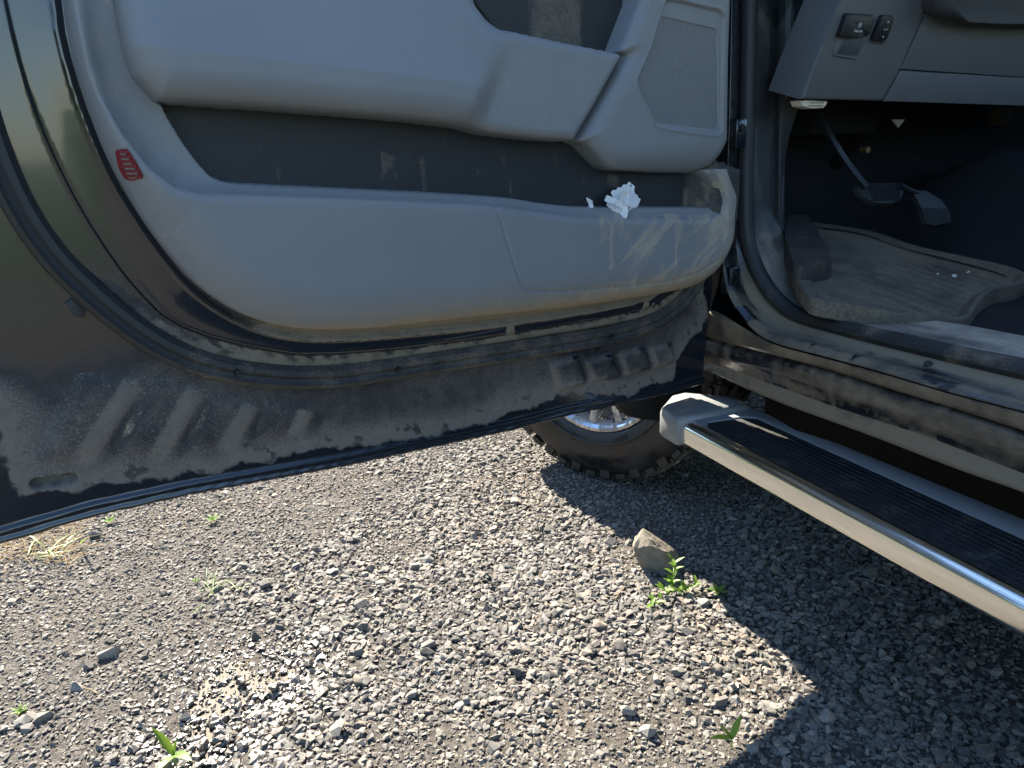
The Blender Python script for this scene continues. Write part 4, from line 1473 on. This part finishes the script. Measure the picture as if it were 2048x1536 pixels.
# tread pad: tapered front end like the real mat, ribbed
bm = bmesh.new()
prism_bm([(0.9535, 1.195, 0.394), (0.975, 1.222, 0.394), (1.062, 1.208, 0.394), (1.083, 1.190, 0.394), (1.088, y0, 0.394), (0.9535, y0, 0.394)], (0, 0, -0.03), bm, 0.003)
tread = from_bm('tread_pad', bm, M_TREAD, rb)
for i in range(9):
    x = 0.965 + i * 0.0135
    extrude_y('tread_rib', [(x - 0.0025, 0.3935), (x - 0.0016, 0.3952), (x + 0.0016, 0.3952), (x + 0.0025, 0.3935)], y0, 1.186, M_TREAD, tread)
# inner deck edge and front landing
M_STEP = dusty('step_plastic_sky_tint', (0.22, 0.235, 0.25), 0.4, (0.24, 0.23, 0.21), k=0.9, fine=120)  # sky reflection painted into the base as a pale blue-grey
from_bm('deck_edge', prism_bm([(1.0835, 1.191, 0.397), (1.122, 1.00, 0.397), (1.138, 0.60, 0.397), (1.138, y0, 0.397), (1.0885, y0, 0.397)][::-1], (0, 0, -0.03), bevel=0.003), M_STEP, rb)
from_bm('deck_landing', prism_bm([(0.9532, 1.1955, 0.3972), (0.975, 1.2225, 0.3972), (1.062, 1.2085, 0.3972), (1.0832, 1.1915, 0.3972), (1.1035, 1.1, 0.3972), (1.116, 1.19, 0.3972), (1.104, 1.245, 0.3972), (1.085, 1.262, 0.3972), (0.9532, 1.268, 0.3972)], (0, 0, -0.03), bevel=0.0), M_STEP, rb)
from_bm('deck', box_bm((0.95, y0, 0.352), (1.12, 1.25, 0.372)), M_UNDER, rb, False)
# end cap, wedge nosed, wrapping the board's front
cap2 = [(0.912, 1.240), (0.908, 1.247), (0.909, 1.300), (0.917, 1.318), (0.99, 1.378), (1.025, 1.380), (1.10, 1.30), (1.106, 1.262), (1.10, 1.240)]
bm = bmesh.new()
rings = []
for z, k in ((0.344, 0.006), (0.350, 0.0), (0.398, 0.0), (0.408, 0.004), (0.412, 0.012)):
    c = np.mean(cap2, 0)
    ring = []
    for x, y in cap2:
        v = np.array([x, y]) - c
        L = np.linalg.norm(v)
        v = v * (L - k) / L + c
        ring.append(bm.verts.new((v[0], v[1], z)))
    rings.append(ring)
for a, b in zip(rings[:-1], rings[1:]):
    for i in range(len(a)):
        bm.faces.new((a[i], a[(i + 1) % len(a)], b[(i + 1) % len(a)], b[i]))
bm.faces.new(rings[-1])
bm.faces.new(rings[0][::-1])
from_bm('end_cap', bm, M_CAP, rb, True, 62)
for y in (0.1, -0.7):
    from_bm('support_bracket', box_bm((0.98, y - 0.03, 0.330), (1.25, y + 0.03, 0.366), bevel=0.005), M_UNDER, rb)

# ------------------------------------------------------------------ front wheel, steered to the left
wheel = empty('wheel', (0, 0, 0), truck)
RT, RR, WW = 0.400, 0.236, 0.30


def lathe(prof, n, mat, name, parent, sharp=35):
    """profile (x along the axle, radius)"""
    p = np.array(prof)
    a = np.linspace(0, 2 * math.pi, n, endpoint=False)
    V = np.stack([np.repeat(p[:, 0], n), (p[:, 1][:, None] * np.cos(a)[None]).ravel(), (p[:, 1][:, None] * np.sin(a)[None]).ravel()], 1)
    i = np.arange(len(p) * n).reshape(len(p), n)
    F = np.stack([i[:-1], np.roll(i[:-1], -1, 1), np.roll(i[1:], -1, 1), i[1:]], -1).reshape(-1, 4)
    return mesh_obj(name, V, F, mat, parent, True, sharp=sharp)


hw = WW / 2
tp = smooth_poly([(-hw + 0.035, RR - 0.004), (-hw + 0.012, RR + 0.004), (-hw - 0.002, RR + 0.03), (-hw - 0.010, RR + 0.075), (-hw - 0.004, RR + 0.115), (-hw + 0.006, RT - 0.03), (-hw + 0.022, RT - 0.016), (0, RT - 0.012),
                  (hw - 0.022, RT - 0.016), (hw - 0.006, RT - 0.03), (hw + 0.010, RR + 0.075), (hw, RR + 0.02), (hw - 0.035, RR - 0.004)], 2)
tyre = lathe(tp, 96, M_TYRE, 'tyre', wheel)
# tread and shoulder lugs
bmL = bmesh.new()
NL = 44
for i in range(NL):
    a0 = 2 * math.pi * i / NL
    for row, (xa, xb, off, wd) in enumerate(((-hw + 0.012, -hw + 0.075, 0, 0.036), (-hw + 0.09, -0.012, 0.5, 0.036), (0.012, hw - 0.09, 0.1, 0.036), (hw - 0.075, hw - 0.012, 0.6, 0.036))):
        a = a0 + off * 2 * math.pi / NL
        M = Matrix.Rotation(a, 4, 'X') @ Matrix.Translation(((xa + xb) / 2, 0, RT - 0.010)) @ Matrix.Rotation(0.2 * (1 if row % 2 else -1), 4, 'Z') @ Matrix.Diagonal((abs(xb - xa), wd, 0.02, 1))
        bmesh.ops.create_cube(bmL, size=1, matrix=M)
    # side biters on the sidewall, two lengths
    for s in (-1, 1):
        ln = 0.024 if i % 2 else 0.014
        M = Matrix.Rotation(a0, 4, 'X') @ Matrix.Translation((s * (hw - 0.007), 0, RT - 0.012 - ln / 2)) @ Matrix.Rotation(s * 0.13, 4, 'Y') @ Matrix.Diagonal((0.014, 0.032, ln, 1))
        bmesh.ops.create_cube(bmL, size=1, matrix=M)
lug = from_bm('tread_lugs', bmL, M_TYRE, wheel, False)
lug['kind'] = 'stuff'
lathe([(-hw - 0.006, RR + 0.036), (-hw - 0.009, RR + 0.038), (-hw - 0.009, RR + 0.042), (-hw - 0.006, RR + 0.044)], 96, M_TYRE, 'sidewall_rib', wheel)
lathe([(-hw + 0.012, RR + 0.004), (-hw + 0.006, RR + 0.006), (-hw + 0.004, RR - 0.004), (-hw + 0.012, RR - 0.014), (-hw + 0.03, RR - 0.02), (0.02, RR - 0.035), (hw - 0.03, RR - 0.03), (hw - 0.01, RR)], 96, M_RIM, 'rim', wheel)
NS = 8
for i in range(NS):
    bm = bmesh.new()
    a = 2 * math.pi * (i + 0.25) / NS
    rot = Matrix.Rotation(a, 4, 'X')
    for s in (-1, 1):
        q = [(-hw + 0.050, s * 0.010, 0.05), (-hw + 0.050, s * 0.026, 0.05), (-hw + 0.020, s * 0.050, RR - 0.018), (-hw + 0.020, s * 0.026, RR - 0.018)]
        prism_bm([rot @ Vector(p) for p in q], rot @ Vector((0.035, 0, 0)), bm, 0.003)
    from_bm('spoke', bm, M_RIM, wheel)
lathe([(-hw + 0.035, 0.0), (-hw + 0.035, 0.045), (-hw + 0.05, 0.07), (-hw + 0.09, 0.075)], 40, M_RIM, 'hub', wheel)
lathe([(-0.02, 0.03), (-0.02, 0.155), (0.01, 0.16), (0.01, 0.03)], 48, plain('brake_disc_steel', (0.35, 0.33, 0.31), 0.4, 0.9), 'brake_disc', wheel)
wheel.matrix_world = Matrix.Translation((1.145, 1.885, RT)) @ Matrix.Rotation(R(27), 4, 'Z')
#@@THINGS
# ================================================================== loose things
# rubber floor mat lying on the carpet
outer_px = [(1612, 427), (1621, 437), (1704, 447), (1760, 458), (1830, 484), (1900, 500), (2040, 535), (2062, 556), (2030, 571), (1995, 574), (1970, 586), (1950, 614), (1935, 643), (1811, 630), (1685, 606), (1631, 598), (1615, 589), (1596, 563), (1587, 532), (1580, 505), (1570, 470), (1566, 430)]
mo = smooth_poly(np.array([floor_pt(q, 0.022) for q in outer_px])[:, :2], 2, True)
mx, my = np.meshgrid(np.arange(mo[:, 0].min() - 0.01, mo[:, 0].max() + 0.01, 0.0035), np.arange(mo[:, 1].min() - 0.01, mo[:, 1].max() + 0.01, 0.0035))
md = sdist(mo, mx, my)
front = S((1.25 - my) / 0.3)                                   # the rim stands higher along the sill
pl_ = lambda x, y: FP[2] + 0.25 * (y - FP[1]) + 0.006
wv = np.sin(mx * 190 + 5 * fbm(mx * 5, my * 5, 38) + my * 40)
mz = pl_(mx, my) + 0.0003 * wv * S((md - 0.03) / 0.03) + 0.005 * (fbm(mx * 5, my * 5, 37) - 0.5) * S((md - 0.02) / 0.05)
mi = np.arange(mx.size).reshape(mx.shape)
mk = (md > 0.006)
mk = mk[:-1, :-1] & mk[1:, 1:]
mF = np.stack([mi[:-1, :-1], mi[:-1, 1:], mi[1:, 1:], mi[1:, :-1]], -1)[mk]
us_ = np.unique(mF)
rm_ = np.full(mx.size, -1)
rm_[us_] = np.arange(len(us_))
MV = np.stack([mx, my, mz], -1).reshape(-1, 3)[us_]
MDu = np.clip(0.64 + 0.7 * (fbm(mx * 7, my * 7, 34) - 0.5) + 0.10 * (wv < -0.3) * (fbm(mx * 9, my * 9, 39) > 0.5), 0, 1).ravel()[us_]
# raised rim: a bead swept round the outline
ro_ = resample(np.vstack([mo, mo[:1]]), 221)[:-1]
tg = np.roll(ro_, -1, 0) - np.roll(ro_, 1, 0)
nn_ = np.stack([-tg[:, 1], tg[:, 0]], 1) / np.linalg.norm(tg, axis=1)[:, None]
if sdist(mo, np.array([ro_[0, 0] + nn_[0, 0] * 0.004]), np.array([ro_[0, 1] + nn_[0, 1] * 0.004]))[0] < 0:
    nn_ = -nn_
rimh = 0.008 + 0.010 * S((1.25 - ro_[:, 1]) / 0.3)
RVs = []
for off, dz in ((0.0, None), (0.0, 0.75), (0.002, 0.95), (0.006, 1.0), (0.011, 0.9), (0.020, 0.4), (0.032, 0.03)):
    q = ro_ + nn_ * off
    z = pl_(ro_[:, 0], ro_[:, 1]) + (-0.018 if dz is None else rimh * dz + (0.0006 if dz < 0.1 else 0))
    RVs.append(np.stack([q[:, 0], q[:, 1], z], 1))
nR = len(ro_)
ri_ = np.arange(7 * nR).reshape(7, nR) + len(MV)
RFs = np.stack([ri_[:-1], np.roll(ri_[:-1], -1, 1), np.roll(ri_[1:], -1, 1), ri_[1:]], -1).reshape(-1, 4)
MV2 = np.concatenate([MV] + RVs)
floor_mat = mesh_obj('floor_mat', MV2, np.concatenate([rm_[mF], RFs]), M_MAT, None,
                     attrs={'dust': np.concatenate([MDu, np.full(7 * nR, 0.6)]), 'tan': np.full(len(MV2), 0.15)})
thing(floor_mat, 'dusty black rubber floor mat with raised rim lying in the cab footwell', 'floor mat')
# foot rest pad, darker, at the kick panel side
fr = [floor_pt(q, 0.045) for q in ((1566, 428), (1612, 428), (1621, 437), (1666, 513), (1659, 522), (1602, 532), (1586, 525), (1571, 475))]
o = from_bm('foot_rest', prism_bm(round_poly(fr, 0.12), (0, 0, -0.05), bevel=0.006), M_MAT, truck)
a_ = o.data.attributes.new('dust', 'FLOAT', 'POINT')
a_.data.foreach_set('value', np.full(len(o.data.vertices), 0.42, np.float32))
# crumbs on the mat
for q, s, lb in (((1875, 550), 0.0045, 'smallest white pebble, leftmost of three on the floor mat'), ((1908, 555), 0.0065, 'largest white pebble, middle of three on the floor mat'), ((1935, 547), 0.0055, 'round white pebble, rightmost of three on the floor mat')):
    V, F = chip(16, int(q[0]), 0.8)
    P = floor_pt(q, 0.010)
    o = mesh_obj('pebble', V * s, F, plain('pale_pebble', (0.55, 0.53, 0.5), 0.8), None, False, loc=P + np.array([0, 0, s * 0.6]))
    thing(o, lb, 'pebble', 'pebbles on the floor mat')


# crumpled white towel in the door pocket, and a small pale wrapper
def crumple(name, size, seed, mat, folds=9, n=56):
    """a square sheet folded again and again along random creases"""
    rs = np.random.default_rng(seed)
    g = np.linspace(-1, 1, n)
    A, B = np.meshgrid(g, g)
    edge = 0.03 * np.sin(B * 23 + A * 7) * (np.abs(A) > 0.9)
    P = np.stack([A + edge, B, 0 * A], -1).reshape(-1, 3)
    for _ in range(folds):
        nrm = rs.normal(size=3)
        nrm /= np.linalg.norm(nrm)
        c = P.mean(0) + rs.normal(size=3) * 0.16
        d = (P - c) @ nrm
        ax = np.cross(nrm, rs.normal(size=3))
        ax /= np.linalg.norm(ax)
        ang = rs.uniform(0.9, 2.4) * rs.choice([-1, 1])
        Q = P - c
        Rr = Q * math.cos(ang) + np.cross(ax, Q) * math.sin(ang) + np.outer(Q @ ax, ax) * (1 - math.cos(ang))
        w = S(d / 0.10 + 0.5)[:, None]
        P = c + Q * (1 - w) + Rr * w
    P -= P.mean(0)
    P *= np.array(size) / np.abs(P).max(0)
    P += rs.normal(size=P.shape) * 0.0001
    idx = np.arange(n * n).reshape(n, n)
    F = np.stack([idx[:-1, :-1], idx[:-1, 1:], idx[1:, 1:], idx[1:, :-1]], -1).reshape(-1, 4)
    return mesh_obj(name, P, F, mat, None, True, sharp=40)


def door_pt(q, n): return on_plane(q, D0 + DN * n, DN)


towel = crumple('towel', (0.047, 0.026, 0.042), 11, M_PAPER, 6)
towel.location = door_pt((1247, 412), 0.058)
towel.rotation_euler = (0, 0, R(10))
thing(towel, 'crumpled white paper towel poking out of the door pocket', 'towel')
tip = crumple('wrapper', (0.008, 0.006, 0.016), 9, M_PAPER, 4, 16)
tip.location = door_pt((1179, 412), 0.058)
thing(tip, 'small pale wrapper corner sticking up in the door pocket beside the towel', 'wrapper')

# the rock at the edge of the shade
rng = np.random.default_rng(5)
RB0 = Z3((1318, 1130), 0.0)
RF = np.array([-RB0[0], -RB0[1], 0.0])
RF /= np.linalg.norm(RF)                                 # towards the viewer's side of the rock


def rpt(q, d): return on_plane(q, RB0 + RF * d, RF) - RB0


rpts = [rpt(q, 0.0) for q in ((1264, 1090), (1271, 1072), (1287, 1056), (1296, 1061), (1308, 1077), (1322, 1091), (1352, 1100), (1358, 1109), (1354, 1124))]
rpts += [rpt(q, 0.045) for q in ((1266, 1096), (1284, 1118), (1300, 1092), (1330, 1104), (1328, 1140), (1346, 1134), (1308, 1138))]
rpts += [rpt(q, -0.06) for q in ((1280, 1072), (1300, 1070), (1335, 1098), (1352, 1112))] + [np.array([0.04 * math.cos(a), 0.05 * math.sin(a), -0.02]) for a in np.arange(8) * 0.785]
bm = bmesh.new()
for q in rpts:
    bm.verts.new(q)
res = bmesh.ops.convex_hull(bm, input=bm.verts[:])
bmesh.ops.delete(bm, geom=[g for g in res['geom_interior'] if isinstance(g, bmesh.types.BMVert)], context='VERTS')
bmesh.ops.triangulate(bm, faces=bm.faces[:])
bmesh.ops.bevel(bm, geom=bm.edges[:], offset=0.0015, segments=1, affect='EDGES')
bmesh.ops.triangulate(bm, faces=bm.faces[:])
bmesh.ops.subdivide_edges(bm, edges=bm.edges[:], cuts=4, use_grid_fill=True)
for v in bm.verts:
    n_ = fbm(v.co.x * 70 + v.co.z * 50, v.co.y * 70 + v.co.z * 40, 3, 4) - 0.5
    v.co += v.co.normalized() * 0.011 * n_
rock = from_bm('rock', bm, M_ROCK, None, True, 22)
rock.location = RB0
thing(rock, 'large angular grey-brown rock at the shadow edge behind the weed', 'rock')


# --- plants
def leaf_mesh(bm, base, direc, L, W, bend, up=Vector((0, 0, 1)), segs=6, fold=0.25):
    base, d = Vector(base), Vector(direc).normalized()
    side = d.cross(up)
    if side.length < 1e-3:
        side = Vector((1, 0, 0))
    side.normalize()
    rows = []
    p = base.copy()
    for i in range(segs + 1):
        t = i / segs
        w = W * math.sin(math.pi * min(1, 0.08 + t * 0.92)) ** 0.8 * (1 - 0.35 * t) if i < segs else 0.0003
        nrm = side.cross(d).normalized()
        rows.append((bm.verts.new(p - side * w + nrm * w * fold), bm.verts.new(p), bm.verts.new(p + side * w + nrm * w * fold)))
        p = p + d * (L / segs)
        d = (d + Vector((0, 0, -bend / segs))).normalized()
    for a, b in zip(rows[:-1], rows[1:]):
        bm.faces.new((a[0], a[1], b[1], b[0]))
        bm.faces.new((a[1], a[2], b[2], b[1]))


def stem_bm(bm, pts, r=0.0012):
    pts = [Vector(p) for p in pts]
    prev = None
    for i, p in enumerate(pts):
        ring = [bm.verts.new(p + Vector((math.cos(a) * r, math.sin(a) * r, 0))) for a in (0, 2.09, 4.19)]
        if prev:
            for k in range(3):
                bm.faces.new((prev[k], prev[(k + 1) % 3], ring[(k + 1) % 3], ring[k]))
        prev = ring


def plant(name, loc, leaves, stems, label, cat, mat=None, group=None):
    root = empty(name, loc)
    thing(root, label, cat, group)
    if stems:
        bm = bmesh.new()
        for s in stems:
            stem_bm(bm, s)
        from_bm('stem', bm, mat or M_LEAF, root)
    for lf in leaves:
        bm = bmesh.new()
        leaf_mesh(bm, *lf)
        from_bm('leaf', bm, mat or M_LEAF, root)
    return root


rw = random.Random(12)
# weed by the rock: low rosette with sprawling sprigs and one upright shoot
loc = Z3((1345, 1190))


def rel(q, z=0.0):
    return Vector(Z3(q, z) - loc)


lv, st = [], []
shoots = [((1345, 1190), (1347, 1165), 0.055, 7), ((1330, 1200), (1300, 1222), 0.012, 6), ((1350, 1195), (1372, 1190), 0.014, 5), ((1355, 1195), (1398, 1183), 0.02, 5), ((1340, 1195), (1325, 1193), 0.018, 5), ((1345, 1185), (1342, 1175), 0.02, 5)]
for a, b, h, k in shoots:
    A, B = rel(a), rel(b, 0.0) + Vector((0, 0, h))
    st.append([A, (A + B) / 2 + Vector((0, 0, h * 0.3)), B])
    for j in range(k):
        t = 0.35 + 0.65 * j / (k - 1)
        P = A.lerp(B, t) + Vector((0, 0, h * 0.3 * math.sin(math.pi * t)))
        ang = j * 2.4 + rw.random()
        lv.append((P, Vector((math.cos(ang), math.sin(ang), 0.55 + 0.5 * rw.random())), 0.021 + 0.011 * rw.random(), 0.0046 + 0.002 * rw.random(), 0.5))
plant('weed', loc, lv, st, 'low sprawling green weed in front of the large rock', 'weed', M_LEAF2)
# the sprig beside it, in the shade
loc = Z3((1436, 1192))
plant('weed', loc, [(Vector((0, 0, 0.01)), Vector((math.cos(a), math.sin(a), 0.6)), 0.028, 0.006, 0.6) for a in (0.3, 1.4, 2.6, 3.9, 5.2)] , [[Vector((0, 0, 0)), Vector((0.004, 0, 0.02))]], 'small green sprig in the dark shade right of the sunlit weed', 'weed', M_LEAF)
# two-leaf seedling at the bottom edge
loc = Z3((1462, 1497))
plant('seedling', loc, [(Vector((0, 0, 0.022)), Vector((-0.8, 0.1, 0.35)), 0.045, 0.0075, 0.3), (Vector((0, 0, 0.022)), Vector((0.55, 0.2, 0.75)), 0.042, 0.0075, 0.3), (Vector((0, 0, 0.022)), Vector((-0.35, 0.5, 0.6)), 0.03, 0.005, 0.3)], [[Vector((0, 0, -0.005)), Vector((0.001, 0, 0.012)), Vector((0, 0, 0.024))]],
      'bright green seedling with two spread leaves near the bottom of the shadow', 'seedling', M_LEAF2)
# broad-leaved plant by the puddle
loc = Z3((352, 1528))
plant('weed', loc, [(Vector((0, 0, 0.02)), Vector((-0.35, 0.30, 0.75)), 0.062, 0.0095, 0.2), (Vector((0.0, 0, 0.02)), Vector((0.35, -0.5, 0.35)), 0.055, 0.010, 0.7), (Vector((0, 0, 0.02)), Vector((0.25, 0.2, 0.8)), 0.028, 0.005, 0.3), (Vector((0, 0, 0.015)), Vector((-0.5, -0.5, 0.3)), 0.04, 0.009, 0.6)], [[Vector((0, 0, -0.005)), Vector((0, 0, 0.022))]],
      'broad-leaved green weed growing at the puddle edge', 'weed', M_LEAF)
for q, sz, lb, m in (((42, 1428), 0.016, 'tiny yellow-green sprout between stones left of the puddle', M_LEAF2), ((426, 1044), 0.024, 'small green tuft under the middle of the door edge', M_LEAF2), ((220, 1046), 0.020, 'small dull green tuft close under the door edge', M_LEAF2), ((392, 1165), 0.012, 'tiny lone leaf sprout left of the thin grass', M_LEAF2)):
    loc = Z3(q)
    plant('sprout', loc, [(Vector((0, 0, 0.004)), Vector((math.cos(a), math.sin(a), 0.8)), sz * (0.8 + 0.5 * rw.random()), sz * 0.2, 0.6) for a in np.arange(6) * 1.05 + rw.random()], [], lb, 'sprout', m)
# thin grass patch, green blades in the straw, straw itself
def blades(name, c, n, spread, L, W, label, cat, mat, lean=(0, 0), zr=(0.1, 0.7)):
    loc = Z3(c)
    root = empty(name, loc)
    thing(root, label, cat)
    for i in range(n):
        bm = bmesh.new()
        a = rw.random() * 6.28
        leaf_mesh(bm, Vector((rw.gauss(0, spread[0]), rw.gauss(0, spread[1]), 0.004)), Vector((math.cos(a) + lean[0], math.sin(a) + lean[1], rw.uniform(*zr))), L * rw.uniform(0.6, 1.3), W, rw.uniform(0.2, 0.9), segs=4)
        from_bm('blade', bm, mat, root)


blades('grass_tuft', (445, 1172), 16, (0.03, 0.03), 0.05, 0.0011, 'thin sparse grass blades on gravel above the puddle', 'grass', M_LEAF2)
blades('grass_tuft', (98, 1102), 14, (0.03, 0.014), 0.085, 0.0035, 'bright green grass blades lying across the dry straw', 'grass', M_LEAF2, (0.9, 0.35), (0.05, 0.3))
bm = bmesh.new()
for i in range(260):
    c = Z3((rw.uniform(-60, 150), 1095 + rw.uniform(-60, 45)))
    a = rw.gauss(0.3, 1.0)
    leaf_mesh(bm, Vector((c[0], c[1], 0.006 + 0.02 * rw.random())), Vector((math.cos(a), math.sin(a), rw.uniform(-0.05, 0.22))), rw.uniform(0.03, 0.12), 0.0009, rw.uniform(0, 0.3), segs=3)
straw = from_bm('straw', bm, M_STRAW, None)
straw['kind'] = 'stuff'
# a few dry stalks on the gravel
for q, a, L, lb in (((1230, 1200), 0.6, 0.05, 'dry tan stalk lying on gravel left of the weed'), ((478, 1338), 0.5, 0.045, 'dry stalk lying on the wet gravel above the puddle'), ((165, 1375), -0.9, 0.05, 'dry red-brown stalk among pale stones left of the puddle')):
    P = Z3(q, 0.014)
    d = Vector((math.cos(a), math.sin(a), 0.05)) * L
    o = tube('stalk', [(0, 0, 0), tuple(d * 0.5 + Vector((0, 0, 0.003))), tuple(d)], circ(0.0011, None, 6), M_STRAW, None, (0, 0, 1))
    o.location = P
    thing(o, lb, 'stalk')
# the largest loose stones, each on its own
big = [((550, 1378), 0.015, 0.1, 1, 'dark wet stone at the right end of the puddle'), ((483, 1366), 0.013, 0.0, 1, 'dark wet stone in the upper arm of the puddle'),
       ((437, 1484), 0.014, 0.1, 1, 'dark wet stone in the lower end of the puddle'), ((283, 1447), 0.012, 0.1, 0.3, 'dark stone lying alone on damp grit left of the puddle'),
       ((220, 1312), 0.024, 0.9, 0, 'large pale flat stone above and left of the puddle'), ((176, 1336), 0.018, 0.45, 0, 'blue-grey stone beside the large pale flat stone'),
       ((155, 1380), 0.016, 0.85, 0, 'round pale stone touching the red-brown stalk'), ((54, 1446), 0.021, 0.7, 0, 'blocky pale stone under the tiny yellow-green sprout'),
       ((88, 1441), 0.020, 0.6, 0, 'rounded stone right of the blocky stone under the sprout'), ((190, 1074), 0.022, 0.6, 0, 'rough grey stone just below the dull green tuft'),
       ((533, 1174), 0.022, 0.5, 0, 'big round grey stone right of the thin grass blades'), ((608, 1130), 0.017, 0.15, 0, 'dark upright stone in the gravel below the door edge'),
       ((512, 1277), 0.015, 0.1, 0, 'dark angular stone above the puddle'), ((855, 1310), 0.017, 0.2, 0, 'wedge-shaped dark stone in the middle of the sunlit gravel'),
       ((1268, 1312), 0.014, 0.15, 0, 'dark stone with its own shadow in sunlit gravel below the weed'), ((1255, 1428), 0.020, 0.9, 0, 'pale blocky stone standing left of the seedling'),
       ((1294, 1472), 0.019, 0.85, 0, 'flat pale stone in front of the pale blocky stone'), ((1652, 1442), 0.018, 0.95, 0, 'brightest pale stone inside the shade below the running board'),
       ((1640, 1338), 0.021, 0.1, 0, 'large dark stone in the shade beside the notch of sunlight'), ((1222, 1090), 0.019, 0.9, 0, 'pale flat stone left of the large rock'),
       ((1504, 1500), 0.013, 0.9, 0, 'small bright stone right of the seedling at the shadow edge')]
for i, (q, sz, tn, wet, lb) in enumerate(big):
    V, F = chip(20, 900 + i, 0.72)
    n_ = len(V)
    o = mesh_obj('stone', V * sz, F, M_STONE, None, False, loc=Z3(q) + np.array([0, 0, sz * 0.4]), attrs={'tone': np.full(n_, tn), 'warm': np.full(n_, 0.3), 'wet': np.full(n_, wet * 0.8)})
    o.rotation_euler = (0, 0, rng.random() * 6)
    thing(o, lb, 'stone', 'larger stones lying on the gravel')
